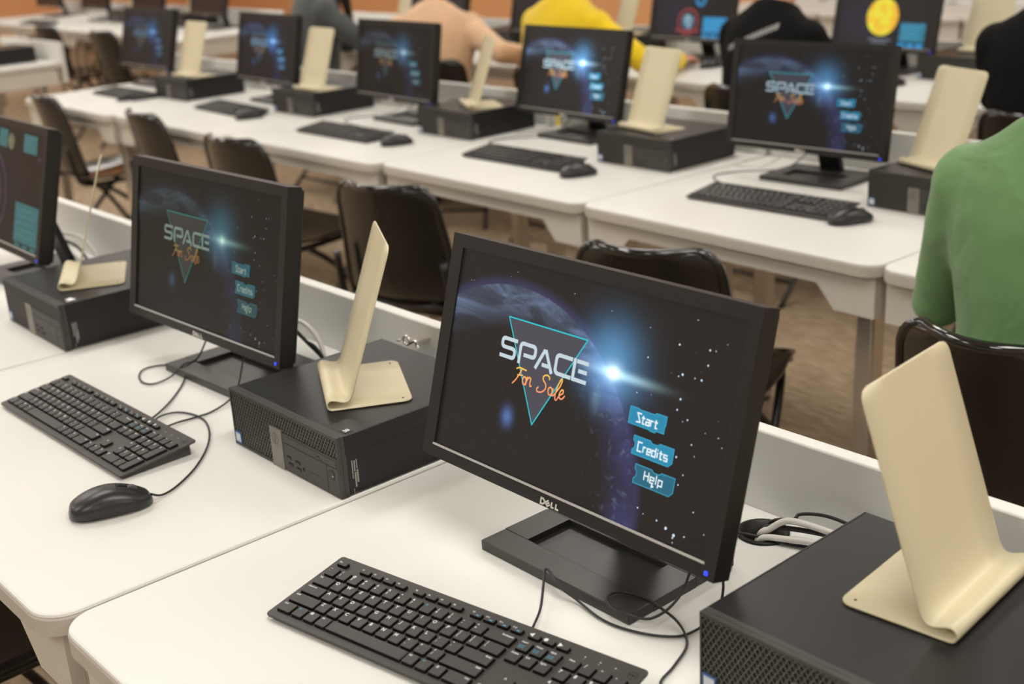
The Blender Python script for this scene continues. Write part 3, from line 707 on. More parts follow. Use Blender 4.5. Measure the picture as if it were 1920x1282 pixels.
# ---------------------------------------------------------------- cream metal stands
def make_stand():
    root = empty('document_stand', (0, 0, 0)); w_, D_ = .177, .125
    t = .0017; P = [(D_, 0)]
    P += [(D_-.014*i/4, 0) for i in range(1, 5)] + [(.06, 0), (.02, 0)]
    for i in range(13): a = -PI/2-PI*i/12; P.append((.0085+.0075*math.cos(a), .0075+.0075*math.sin(a)))
    P += [(.014, .0140), (.020, .0115), (.0260, .0100), (.0305, .0105), (.0345, .0135), (.0385, .0200)]
    e0 = Vector((.0385, .020)); e1 = Vector((.110, .2305))
    for i in range(1, 9): P.append(tuple(e0+(e1-e0)*(i/9.)))
    L = (e1-e0).length
    for d in (.014, .010, .007, .004, .002, 0): P.append(tuple(e1-(e1-e0).normalized()*d))
    # corner rounding
    def hw(i):
        v, z = P[i]; r = .014
        if z == 0 and v > D_-r: d = D_-v
        elif z > .2: d = (e1-Vector(P[i])).length
        else: return w_/2
        return w_/2 if d >= r else w_/2-(r-math.sqrt(max(0, r*r-(r-d)**2)))
    P = [(D_, 0), (D_-.001, 0), (D_-.003, 0), (D_-.006, 0), (D_-.010, 0)]+P[4:]
    q = MB(); rows = []
    for i, (v, z) in enumerate(P):
        h = hw(i); rows.append([q.bm.verts.new((u*h, v, z+.001)) for u in (-1, -.5, 0, .5, 1)])
    for A, B in zip(rows, rows[1:]):
        for j in range(4): q.face([A[j], A[j+1], B[j+1], B[j]], 0, True)
    o = q.build('bent_sheet', CREAM, root); md = o.modifiers.new('thickness', 'SOLIDIFY'); md.thickness = t; md.offset = 0
    q = MB(); q.rings([(-.076, .112, .0018, .0016, .0016), (-.076, .112, .0022, .0016, .0016)], n=10); q.rings([(.076, .112, .0018, .0016, .0016), (.076, .112, .0022, .0016, .0016)], n=10)
    q.build('screw_hole', PIT, root)
    return root
SP = make_stand(); sp_used = [False]
GS = 'bent cream metal stands on the computers'
def stand(x, y, th, label, z=T+CHt, tilt=0):
    c = SP if not sp_used[0] else copy_tree(SP); sp_used[0] = True
    c.location = (x, y, z); c.rotation_euler = (0, 0, th); tag(c, label, 'stand', GS)
stand(-.515, 1.046, 1.658, 'largest cream bent metal stand, on the computer at lower right')
stand(-1.527, .927, -.507, 'cream metal stand seen nearly edge-on upon the computer between the two nearest monitors')
stand(-2.461, .918, -.471, 'cream metal stand seen fully edge-on with only its base showing, at far left')
stand(-1.627, 2.727, -.357, 'cream metal stand just left of the green shirt')
stand(-2.585, 2.742, -.195, 'cream metal stand between the bright planet monitor and the monitor beside the green shirt')
stand(-3.422, 2.769, -.5, 'narrow-looking cream metal stand in front of the peach sweater')
stand(-4.316, 2.696, .0, 'cream metal stand in front of the person in grey')
stand(-5.224, 2.640, .05, 'cream metal stand farthest left in the second row')
stand(-2.56, 4.66, .0, 'cream metal stand at upper right beside the person in black')
stand(-4.47, 4.62, -.3, 'blurred cream metal stand behind the shoulder of the yellow jacket')
stand(-6.25, 4.62, .0, 'blurred cream metal stand against the tan wall left of the peach sweater')
stand(-8.72, 4.53, .0, 'blurred cream metal stand between dark monitors at upper left, right one of two')
stand(-9.68, 4.53, .0, 'blurred cream metal stand between dark monitors at upper left, left one of two')

# ---------------------------------------------------------------- keyboards
U = .01905; KW, KD = .442, .127; KF, KB = .0085, .0225
KT = math.atan2(KB-KF, KD)
def key_layout():
    out = []; x0 = .0068; rows = [.0175+U*i for i in range(5)]
    def row(y, items, x=0., h=1., nm='key'):
        for it in items:
            if isinstance(it, (int, float)): x += it; continue
            w_, leg = it; out.append((x0+(x+w_/2)*U, y, w_*U, h*U, leg, nm)); x += w_
    L = lambda s: [(1, c) for c in s]
    row(rows[0], [(1.25, 'Ctrl'), (1, '*Fn'), (1, '#'), (1, 'Alt'), (6, ''), (1, 'Alt'), (1, '*Fn'), (1, '='), (1.75, '>Ctrl')])
    row(rows[1], [(2.25, 'Shift')]+L('ZXCVBNM')+[(1, '<|,'), (1, '>|.'), (1, '?|/'), (2.75, '>Shift')])
    row(rows[2], [(1.75, 'CapsLock')]+L('ASDFGHJKL')+[(1, ':|;'), (1, '"|\''), (2.25, '>Enter')])
    row(rows[3], [(1.5, 'Tab')]+L('QWERTYUIOP')+[(1, '{|['), (1, '}|]'), (1.5, '||\\')])
    row(rows[4], [(1, c) for c in ('~|`', '!|1', '@|2', '#|3', '$|4', '%|5', '^|6', '&|7', '*|8', '(|9', ')|0', '_|-', '+|=')]+[(2, '>Backspace')])
    yf = rows[4]+.0185; h = .62
    row(yf, [(1, 'Esc'), 1, (1, 'F1'), (1, 'F2'), (1, 'F3'), (1, 'F4'), .5, (1, 'F5'), (1, 'F6'), (1, 'F7'), (1, 'F8'), .5, (1, 'F9*'), (1, 'F10*'), (1, 'F11*'), (1, 'F12*')], 0, h)
    row(yf, [(1, '\u25c4'), (1, '\u25cf'), (1, '\u25ba')], 15.25, h, 'media_key')
    row(rows[4], [(1, 'Insert*'), (1, 'Home*'), (1, 'PgUp*')], 15.25); row(rows[3], [(1, 'Delete'), (1, 'End'), (1, 'PgDn')], 15.25)
    row(rows[1], [(1, '^')], 16.25, 1, 'arrow_key'); row(rows[0], [(1, '<'), (1, 'v'), (1, '>')], 15.25, 1, 'arrow_key')
    row(rows[4], [(1, 'Num'), (1, '/'), (1, '*'), (1, '-')], 18.5); row(rows[3], L('789'), 18.5); row(rows[2], L('456'), 18.5); row(rows[1], L('123'), 18.5)
    row(rows[0], [(2, '0'), (1, '.')], 18.5)
    out.append((x0+22*U, (rows[2]+rows[3])/2, U, 2*U, '+', 'key')); out.append((x0+22*U, (rows[0]+rows[1])/2, U, 2*U, 'Enter', 'key'))
    return out
KEYS = key_layout()
def key_mesh(q, w_, h_, leg, ox=0, oy=0, oz=0, print_=True):
    g = .0008; a = w_/2-g; bb = h_/2-g; t = .0016; H = .0042
    v = [q.bm.verts.new((ox+x, oy+y, oz+z)) for x, y, z in ((-a, -bb, 0), (a, -bb, 0), (a, bb, 0), (-a, bb, 0))]
    R = rrect(-a+t, -bb+t, a-t, bb-t, .0014, 3)
    # side ring: 4 corners to rounded top
    top = [q.bm.verts.new((ox+x, oy+y+.0003, oz+H)) for x, y in R]; mid = [q.bm.verts.new((ox+x*1.045, oy+y*1.045, oz+H-.0007)) for x, y in R]
    n = len(R); base = [q.bm.verts.new((ox+max(-a, min(a, x*1.14)), oy+max(-bb, min(bb, y*1.14)), oz)) for x, y in R]
    for vv in v: q.bm.verts.remove(vv)
    q.face(top, 0)
    for i in range(n):
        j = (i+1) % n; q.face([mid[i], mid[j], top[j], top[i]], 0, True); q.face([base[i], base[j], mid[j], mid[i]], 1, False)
    if not print_ or not leg: return
    z = oz+H+.00012; lx = -a+t+.0026; hy = bb-t-.0026
    def T_(s, size, x, y, m=2, al='CENTER'): put_text(q, s, size, lambda p, r: (ox+x+p, oy+y+r, z), m, al)
    L = leg
    if L == '#':
        for i in (0, 1):
            for j in (0, 1): q.poly([(ox+lx+(-.0008+.0022*i)+p, oy+hy-.001+(-.0008+.0020*j)+r, z) for p, r in ((0, 0), (.0019, 0), (.0019, .0017), (0, .0017))], 2)
    elif L == '=':
        for j in range(3): q.poly([(ox+lx+p, oy+hy-.002+.0012*j+r, z) for p, r in ((0, 0), (.003, 0), (.003, .0006), (0, .0006))], 2)
    elif L.startswith('>') and len(L) > 3: T_(L[1:], .0037, a-t-.0008, hy, 2, 'RIGHT')
    elif L.startswith('*') and len(L) > 1: T_(L[1:], .0040, lx-.001, hy, 3, 'LEFT')
    elif '|' in L and len(L) == 3: T_(L[0], .0050, lx, hy); T_(L[2], .0050, lx, hy-.0056)
    elif L.endswith('*') and len(L) > 1:
        T_(L[:-1], .0034, lx-.0016, hy+.0004, 2, 'LEFT')
        if L[0] == 'F': q.poly([(ox+p, oy+r, z) for p, r in ((.001, -.0028), (.0048, -.0028), (.0048, -.0008), (.001, -.0008))], 3)
        else:
            for yy in (-.0022, -.0050): T_('Scroll', .0030, lx-.0010, yy+.0012, 3, 'LEFT')
    elif len(L) > 1: T_(L, .0036, lx-.0014, hy, 2, 'LEFT')
    else: T_(L, .0066, lx+.0008, hy-.0008)
def kb_body(root):
    q = MB(); P = rrect(0, 0, KW, KD, .004, 3); th = .0032
    zt = lambda y: KF+(KB-KF)*y/KD
    top = [q.bm.verts.new((x, y, zt(y))) for x, y in P]; e = [q.bm.verts.new((KW/2+(x-KW/2)*1.002, KD/2+(y-KD/2)*1.006, zt(y)-.0012)) for x, y in P]; bt = [q.bm.verts.new((x, y, zt(y)-th)) for x, y in P]
    n = len(P); q.face(top)
    for i in range(n):
        j = (i+1) % n; q.face([e[i], e[j], top[j], top[i]], 0, True); q.face([bt[i], bt[j], e[j], e[i]], 0, True)
    q.face(list(reversed(bt)))
    I = rrect(.005, .004, KW-.005, KD-.008, .003, 2); A = [q.bm.verts.new((x, y, zt(y)-th)) for x, y in I]; B = [q.bm.verts.new((x, y, .0008)) for x, y in I]; n = len(I)
    for i in range(n): j = (i+1) % n; q.face([B[i], B[j], A[j], A[i]], 0)
    q.face(list(reversed(B))); o = q.build('keyboard_body', KBODY, root)
    q = MB()
    for i in range(3):
        x = .372+i*.019; y = .1135; q.poly([(x+.0009*math.cos(t*PI/3), y+.0009*math.sin(t*PI/3), zt(y)+.0002) for t in range(6)])
        put_text(q, '1A:'[i], .0018, lambda p, r: (x+p, y-.0035+r, zt(y-.0035+r)+.0002))
    q.build('status_lights', INK, o)
    q = MB(); cx, cy = .431, .1125
    for i in range(20):
        t0, t1 = 2*PI*i/20, 2*PI*(i+1)/20
        q.poly([(cx+R*math.cos(t), cy+R*math.sin(t), zt(cy+R*math.sin(t))+.0002) for R, t in ((.0050, t0), (.0055, t0), (.0055, t1), (.0050, t1))])
    put_text(q, 'DELL', .0036, lambda p, r: (cx+p, cy+r, zt(cy+r)+.0002), 0); q.build('round_badge', KSIDE, o)
def make_keyboard(detail=True):
    root = empty('keyboard', (0, 0, 0)); kb_body(root)
    if detail:
        for (x, y, w_, h_, leg, nm) in KEYS:
            q = MB(); key_mesh(q, w_, h_, leg); o = link(nm, q.mesh(nm, [KEYM, KSIDE, INK, INKB]), root)
            o.location = (x, y, KF+(KB-KF)*y/KD+.0001); o.rotation_euler = (KT, 0, 0)
    else:
        q = MB()
        for (x, y, w_, h_, leg, nm) in KEYS: key_mesh(q, w_, h_, leg, x, y, KF+(KB-KF)*y/KD+.0002, len(leg) == 1)
        o = link('keys', q.mesh('keys', [KEYM, KSIDE, INK, INKB]), root); o['kind'] = 'stuff'
    return root
K0 = make_keyboard(True); K1 = make_keyboard(False); k_used = [0, 0]
def keyboard(x, y, th, label, group, far=False, z=0):
    src = K1 if far else K0
    c = src if not k_used[far] else copy_tree(src); k_used[far] = 1
    c.location = (x, y, T+z); c.rotation_euler = (0, 0, th); tag(c, label, 'keyboard', group); return c
GK1, GK2, GK3 = ('black keyboards on the %s row' % s for s in ('nearest', 'second', 'third'))
kA = keyboard(-1.1696, .6015, .182, 'large sharp black keyboard at the bottom of the picture below the nearest monitor', GK1)
kB = keyboard(-2.099, .641, .0226, 'black keyboard at far left above the black mouse', GK1)
keyboard(-2.150, 2.465, .03, 'black keyboard before the sharper second row monitor beside the green shirt', GK2)
keyboard(-3.110, 2.492, .01, 'blurred black keyboard below the bright blue planet monitor', GK2, True)
keyboard(-4.010, 2.445, .01, 'blurred black keyboard below the dim monitor before the peach sweater', GK2, True)
keyboard(-4.915, 2.515, -.05, 'blurred black keyboard below the deep blue monitor left of the person in grey', GK2, True)
keyboard(-5.82, 2.470, .0, 'blurred black keyboard farthest left in the second row', GK2, True)
keyboard(-4.25, 4.28, .0, 'black keyboard on the desk under the globe monitor', GK3, True)
keyboard(-3.20, 4.28, .0, 'black keyboard on the desk under the yellow planet monitor', GK3, True)
keyboard(-10.6, 3.98, .1, 'blurred black keyboard on the far left white desk', GK3, True)

# ---------------------------------------------------------------- mice
def make_mouse():
    root = empty('computer_mouse', (0, 0, 0)); q = MB(); L = .0565; n = 26
    secs = []
    def half(y): t = y/L; return .031*(max(0, 1-abs(t)**3.2))**.42*(1-.07*t)+.0003
    def top(y): t = (y+L)/(2*L); return .0035+.0335*(math.sin(PI*min(1, (t+.13)/1.22))**.75)*(1 if t < .5 else 1-.18*(t-.5))
    ys = [-L*math.cos(PI*i/22) for i in range(23)]; rings = []
    for y in ys:
        h = half(y); tp = top(y)*(min(1, half(y)/.016)); ring = []
        for j in range(n):
            a = 2*PI*j/n; cx, cz = math.cos(a), math.sin(a)
            x = h*math.copysign(abs(cx)**.75, cx)
            if cz >= 0: z = .011+(tp-.011)*abs(cz)**.9 if tp > .011 else tp*(.6+.4*abs(cz))
            else: z = .011-.010*abs(cz)**.45; x *= 1-.10*abs(cz)
            ring.append(q.bm.verts.new((x, y, max(.0008, z))))
        rings.append(ring)
    for A, B in zip(rings, rings[1:]):
        for j in range(n): q.face([A[j], A[(j+1) % n], B[(j+1) % n], B[j]], 0, True)
    q.face(list(reversed(rings[0])), 0, True); q.face(rings[-1], 0, True); sh = q.build('mouse_shell', MOUSE, root)
    md = sh.modifiers.new('smooth', 'SUBSURF'); md.levels = 1; md.render_levels = 1
    q = MB(); P = smooth_path([(.0, .012, top(.012)+.0002), (.0, .020, top(.02)+.0002), (0, .03, top(.03)+.0002), (0, .042, top(.042)+.0002), (0, .052, top(.052)-.001)], 3)
    q.tube([p for p in P], .0005, n=6); q.tube(smooth_path([(-.024, .012, .0275), (-.012, .011, top(.011)-.0012), (0, .0105, top(.011)+.0002), (.012, .011, top(.011)-.0012), (.024, .012, .0275)], 3), .0004, n=6)
    q.build('button_seam', PIT, root)
    q = MB(); q.tube([(-.0035, .030, top(.03)-.0055), (.0035, .030, top(.03)-.0055)], .0085, n=20); q.build('scroll_wheel', MWH, root)
    return root
M0 = make_mouse(); m_used = [0]
def mouse(x, y, th, label, group):
    c = M0 if not m_used[0] else copy_tree(M0); m_used[0] = 1
    c.location = (x, y, T); c.rotation_euler = (0, 0, th); tag(c, label, 'computer mouse', group); return c
GMo1, GMo2 = 'black mice on the nearest row', 'black mice on the second row'
mB = mouse(-1.578, .600, -.33, 'sharp black mouse at lower left in front of the keyboard', GMo1)
mA = mouse(-.665, .690, -.1, 'black mouse just out of view below the lower right computer', GMo1)
mouse(-1.672, 2.505, -.45, 'black mouse just left of the green shirt on the second row', GMo2)
mouse(-2.590, 2.505, -.4, 'blurred black mouse right of the keyboard below the bright planet monitor', GMo2)
mouse(-3.462, 2.502, -.4, 'blurred black mouse right of the keyboard below the dim monitor', GMo2)
mouse(-4.452, 2.515, -.4, 'blurred black mouse touching the keyboard left of the person in grey', GMo2)
mouse(-5.44, 2.48, -.4, 'blurred black mouse farthest left in the second row', GMo2)
mouse(-3.705, 4.43, -.2, 'black mouse under the hand of the person in yellow', 'black mice on the third row')
mouse(-2.72, 4.33, -.2, 'black mouse below the yellow planet monitor', 'black mice on the third row')

def cable_part(owner, pts, r, m, name='cable', k=5):
    inv = Matrix.Translation(owner.location) @ Matrix.Rotation(owner.rotation_euler[2], 4, 'Z'); inv.invert()
    q = MB(); P = [inv @ Vector((x, y, z+T)) for x, y, z in pts]; q.tube(smooth_path(P, k), r, n=8); return q.build(name, m, owner)
def cable(pts, r, m, label, group, k=5):
    q = MB(); q.tube(smooth_path([(x, y, z+T) for x, y, z in pts], k), r, n=8); o = q.build('cable', m); tag(o, label, 'cable', group); return o
cable_part(kA, [(-.914,.787,.014),(-.940,.823,.012),(-.970,.856,.018),(-.987,.875,.022),(-.977,.874,.022),(-.952,.865,.017),(-.932,.871,.006),(-.882,.864,.003),(-.840,.871,.003),(-.808,.888,.003),(-.794,.909,.003),(-.790,.945,.010),(-.800,.975,.030),(-.83,1.0,.08)], .0016, CABB)
cable_part(mA, [(-.660,.745,.010),(-.668,.770,.004),(-.71,.800,.003),(-.752,.816,.003),(-.764,.849,.003),(-.777,.884,.003),(-.792,.902,.003),(-.816,.915,.006),(-.841,.916,.012),(-.868,.915,.016),(-.892,.905,.017),(-.898,.893,.017),(-.892,.882,.017),(-.875,.874,.016),(-.853,.877,.016),(-.835,.892,.012),(-.832,.925,.016),(-.84,.96,.03),(-.85,1.0,.09)], .0016, CABB)
cable_part(kB, [(-1.822,.764,.012),(-1.835,.790,.006),(-1.889,.851,.003),(-1.960,.913,.003),(-2.002,.935,.008),(-2.034,.937,.006),(-2.067,.921,.003),(-2.072,.892,.003),(-2.045,.869,.003),(-2.009,.859,.003),(-1.987,.870,.003),(-1.989,.903,.006),(-2.000,.936,.017),(-2.008,.97,.020),(-1.986,1.0,.09)], .0016, CABB)
cable_part(mB, [(-1.560,.652,.012),(-1.562,.668,.004),(-1.573,.696,.003),(-1.609,.745,.003),(-1.662,.794,.003),(-1.715,.828,.003),(-1.766,.847,.003),(-1.807,.846,.003),(-1.834,.832,.003),(-1.832,.805,.006),(-1.810,.784,.010),(-1.782,.785,.008),(-1.790,.814,.004),(-1.789,.847,.003),(-1.791,.877,.003),(-1.80,.915,.010),(-1.83,.95,.02),(-1.87,.99,.06),(-1.88,1.01,.10)], .0016, CABB)
GCa = 'cables running from the hole beside the nearest monitor'
cable([(-.888,1.142,-.03),(-.874,1.138,.006),(-.864,1.142,.014),(-.852,1.146,.025),(-.840,1.150,.031),(-.816,1.155,.032),(-.781,1.160,.030),(-.70,1.160,.030),(-.66,1.155,.03)], .0042, CABW, 'thick white cable coming out of the desk hole beside the nearest monitor', GCa)
cable([(-.884,1.132,-.03),(-.868,1.130,.004),(-.84,1.140,.010),(-.80,1.150,.014),(-.72,1.155,.014),(-.66,1.15,.014)], .0040, CABW, 'second white cable lying lower on the desk from the hole', GCa)
cable([(-.895,1.148,-.03),(-.874,1.146,.010),(-.850,1.150,.018),(-.804,1.158,.024),(-.763,1.162,.026),(-.68,1.162,.026)], .0034, CABB, 'thick black cable between the two white ones at the desk hole', GCa)
cable([(-.900,1.150,-.03),(-.870,1.152,.018),(-.840,1.158,.030),(-.835,1.165,.036),(-.805,1.172,.042),(-.766,1.175,.040),(-.69,1.175,.03)], .0022, CABB, 'thin black cable rising highest behind the lower right computer', GCa)
cable([(-.93,1.10,.004),(-.899,1.118,.006),(-.886,1.123,.007),(-.863,1.134,.005),(-.835,1.143,.003),(-.815,1.153,.003),(-.790,1.160,.003),(-.70,1.165,.003)], .0020, CABB, 'thin black cable crossing the front of the desk hole', GCa)
GCb = 'cables behind the dim greenish monitor'
cable([(-2.02,1.08,.20),(-1.952,1.13,.075),(-1.905,1.135,.062),(-1.873,1.138,.043),(-1.848,1.135,.010),(-1.835,1.13,-.03)], .0042, CABW, 'white cable looping out right of the dim greenish monitor', GCb)
cable([(-1.96,1.06,.16),(-1.892,1.10,.070),(-1.875,1.12,.035),(-1.845,1.13,.008),(-1.828,1.135,-.03)], .0034, CABB, 'black cable below the white loop right of the dim greenish monitor', GCb)
cable([(-1.95,1.07,.13),(-1.885,1.11,.05),(-1.858,1.125,.03),(-1.833,1.13,.0),(-1.825,1.13,-.03)], .0022, CABB, 'thin black cable lowest right of the dim greenish monitor', GCb)
GCc = 'cables behind the monitor at the left edge'
cable([(-3.02,1.10,.060),(-2.936,1.135,.067),(-2.862,1.138,.062),(-2.814,1.14,.034),(-2.775,1.14,-.02)], .0040, CABW, 'white cable arching behind the monitor at the left picture edge', GCc)
cable([(-2.96,1.07,.09),(-2.911,1.10,.067),(-2.895,1.13,.044),(-2.874,1.14,.015),(-2.86,1.14,.004),(-2.83,1.14,.003)], .0032, CABB, 'black cable behind the monitor at the left picture edge', GCc)
cable([(-2.97,1.08,.04),(-2.925,1.10,.045),(-2.868,1.10,.044),(-2.850,1.115,.017),(-2.83,1.13,.003)], .0022, CABW, 'thin pale cable behind the monitor at the left picture edge', GCc)
GCd = 'cables below the monitors of the second row'
for (x, s) in ((-2.06, 'below the monitor beside the green shirt'), (-3.02, 'below the bright planet monitor'), (-3.86, 'below the dim monitor before the peach sweater')):
    cable([(x, 2.93, .10), (x-.05, 2.90, .03), (x-.10, 2.87, .003), (x-.17, 2.80, .003), (x-.20, 2.72, .003), (x-.14, 2.66, .003), (x-.02, 2.64, .003)], .0018, CABB, 'thin dark cable curling '+s, GCd)
    cable([(x-.02, 2.95, .12), (x-.10, 2.93, .05), (x-.16, 2.88, .004), (x-.24, 2.86, .003), (x-.26, 2.95, .003)], .0024, CABW, 'pale cable looping '+s, GCd)
q = MB(); q.tube([(.008*math.cos(a*PI/8), .0, .008+.008*math.sin(a*PI/8)) for a in range(16)], .0022, n=8, closed=True); q.tube(smooth_path([(.008, 0, .004), (.018, .004, .010), (.030, .0, .003)], 4), .0028); q.tube(smooth_path([(-.006, 0, .010), (-.016, .002, .005), (-.026, 0, .002)], 4), .0024)
o = q.build('cable_lock', mat('shiny_nickel', (.8, .78, .74), .12, metal=1)); o.location = (-1.605, 1.135, T+.082); tag(o, 'small shiny metal cable lock behind the computer between the nearest monitors', 'lock')
o.location = (-1.612, 1.150, T+.083)
# the lock hangs from a bracket on the upstand
q = MB(); q.box((-.012, .012, .0), (.012, .040, .006)); q.build('bracket', CHROME, o)

# ---------------------------------------------------------------- chairs
def make_chair():
    root = empty('stacking_chair', (0, 0, 0))          # sitter faces +y; origin on the floor under the seat centre
    NS, NT = 20, 22; RIMM = mat('polished_chair_rim', (.008, .0075, .007), .09, coat=.6)
    def hwid(z):                                       # half width of the back with rounded top corners
        w0 = .190-.034*max(0, (z-.45)/.36); r = .055; d = .798-z
        return w0 if d > r else w0-(r-math.sqrt(max(0, r*r-(r-d)**2)))*.9
    prof = [(.225, .425, 0), (.215, .440, 0), (.185, .450, 0), (.12, .450, 0), (.04, .443, 0), (-.06, .437, 0), (-.13, .437, 0), (-.17, .445, 0), (-.192, .462, 1), (-.205, .495, 1), (-.214, .54, 1), (-.222, .59, 1), (-.232, .645, 1), (-.243, .70, 1), (-.250, .733, 1), (-.256, .756, 1), (-.261, .772, 1), (-.265, .783, 1), (-.268, .791, 1), (-.270, .7965, 1), (-.2712, .798, 1)]
    def row(q, y, z, back, off):
        if back: h = hwid(z)
        else:
            h = .225-.02*max(0, (y+.02)/.245)
            if y > .18: h -= .03*((y-.18)/.045)**2
            if y < -.02: h = .225-.036*min(1, (-.02-y)/.17)
        R = []
        for i in range(NS+1):
            s = -1+2*i/NS; x = s*h
            if back: R.append(q.bm.verts.new((x, y+.045*s*s+off, z)))
            else: R.append(q.bm.verts.new((x, y, z+.014*s*s*(1 if y < .15 else .4))))
        return R
    q = MB(); rows = [row(q, y, z, bk, 0) for y, z, bk in prof[:9]]
    for A, B in zip(rows, rows[1:]):
        for j in range(NS): q.face([A[j], A[j+1], B[j+1], B[j]], 0, True)
    o = q.build('seat', CHAIR, root); md = o.modifiers.new('thickness', 'SOLIDIFY'); md.thickness = .008; md.offset = -1
    q = MB(); rows = [row(q, y, z, bk, 0) for y, z, bk in prof[8:]]
    for A, B in zip(rows, rows[1:]):
        for j in range(NS): q.face([A[j], A[j+1], B[j+1], B[j]], 0, True)
    o = q.build('backrest', CHAIR, root); md = o.modifiers.new('thickness', 'SOLIDIFY'); md.thickness = .008; md.offset = 0
    q = MB(); rim = []                                 # rolled rim around the back
    zs = [z for y, z, bk in prof[8:]]; ys = [y for y, z, bk in prof[8:]]
    for sgn, seq in ((-1, list(range(len(zs)))), (1, list(reversed(range(len(zs)))))):
        for i in seq: rim.append((sgn*hwid(zs[i]), ys[i]+.045, zs[i]))
    top = len(zs); n_top = 7; L_ = rim[:top]; R_ = rim[top:]; xw = hwid(.798)
    mid = [(-xw+2*xw*k/n_top, ys[-1]+.045*((-1+2*k/n_top)**2), .798) for k in range(1, n_top)]
    q.tube(L_+mid+R_, .0105, n=8); q.build('back_rim', RIMM, root)
    for sx in (-1, 1):
        X = sx*.18; q = MB()
        q.tube(smooth_path([(X, .23, .415), (X, .16, .428), (X, -.02, .420), (X, -.16, .425), (X*1.02, -.20, .47), (X*1.0, -.222, .60)], 4), .0105, n=10); q.build('side_rail', TUBE, root)
        q = MB(); q.tube(smooth_path([(X, -.10, .418), (X*1.08, .04, .30), (X*1.14, .20, .02), (X*1.14, .215, .008)], 4), .0105, n=10); q.build('leg', TUBE, root)
        q = MB(); q.tube(smooth_path([(X, .17, .425), (X*1.10, .06, .32), (X*1.20, -.22, .02), (X*1.20, -.235, .008)], 4), .0105, n=10); q.build('leg', TUBE, root)
        q = MB(); q.tube([(X*1.13, .13, .13), (X*1.16, -.13, .13)], .008, n=8); q.build('side_stretcher', TUBE, root)
    for y, z, k in ((.17, .075, 1.14), (-.17, .08, 1.18), (.14, .418, 1), (-.12, .415, 1)):
        q = MB(); q.tube([(-.18*k, y, z), (.18*k, y, z)], .0085, n=8); q.build('cross_stretcher', TUBE, root)
    return root
CH0 = make_chair(); ch_used = [0]
def chair(x, y, th, label, group):
    c = CH0 if not ch_used[0] else copy_tree(CH0); ch_used[0] = 1
    c.location = (x, y, 0); c.rotation_euler = (0, 0, th); tag(c, label, 'chair', group); return c
GH1, GH2 = 'black chairs between the nearest and second rows', 'black chairs before the third row'
chair(-1.82, 2.08, .36, 'empty glossy black chair behind the top edge of the nearest monitor', GH1)
chair(-2.79, 2.12, .30, 'empty glossy black chair in the picture middle between the two nearest monitors', GH1)
chair(-3.78, 2.26, .12, 'empty black chair whose back rises just above the right end of the dim greenish monitor', GH1)
chair(-4.57, 2.35, -.05, 'empty black chair above the left end of the dim greenish monitor', GH1)
chair(-5.45, 2.33, -.08, 'empty black chair farthest left of the row, its legs fully visible', GH1)
chair(-.945, 2.03, .0, 'glossy black chair carrying the man in the green shirt', GH1)
chair(-1.83, 3.88, 0, 'black chair carrying the person in black at the right edge', GH2)
chair(-2.95, 3.90, 0, 'black chair carrying the person in the black hoodie', GH2)
chair(-4.05, 3.92, 0, 'black chair carrying the person in the yellow jacket', GH2)
chair(-4.86, 3.80, .7, 'black chair carrying the person in the peach sweater', GH2)
chair(-5.86, 3.88, 0, 'black chair carrying the person in grey', GH2)
chair(-8.28, 3.86, .1, 'blurred empty black chair beside the aisle at upper left, right one of two', GH2)
chair(-9.22, 3.86, .1, 'blurred empty black chair at upper left, left one of two', GH2)

# ---------------------------------------------------------------- people
SKIN = mat('skin', (.60, .30, .20), .5, bump=.1, bscale=300, var=.05)
HAIRM = mat('dark_hair', (.012, .008, .006), .45, bump=.4, bscale=160)
JEAN = fabric('dark_denim', (.03, .04, .07)); SHOE = mat('dark_shoe', (.02, .02, .02), .6); EYEW = mat('eye_white', (.8, .8, .78), .3); EYEB = mat('dark_iris', (.03, .02, .015), .2)
def apply_remesh(q, name, mats, vox, parent, smooth=3):
    bmesh.ops.recalc_face_normals(q.bm, faces=q.bm.faces[:]); me = bpy.data.meshes.new(name); q.bm.to_mesh(me); q.bm.free()
    o = link(name, me); r = o.modifiers.new('r', 'REMESH'); r.mode = 'VOXEL'; r.voxel_size = vox
    if smooth: sm = o.modifiers.new('s', 'SMOOTH'); sm.iterations = smooth; sm.factor = .5
    dg = bpy.context.evaluated_depsgraph_get(); dg.update(); nm = bpy.data.meshes.new_from_object(o.evaluated_get(dg)); bpy.data.objects.remove(o)
    nm.name = name; nm.materials.clear()
    for m_ in mats: nm.materials.append(m_)
    nm.polygons.foreach_set('use_smooth', [True]*len(nm.polygons)); nm.polygons.foreach_set('material_index', [0]*len(nm.polygons)); nm.update()
    return link(name, nm, parent)
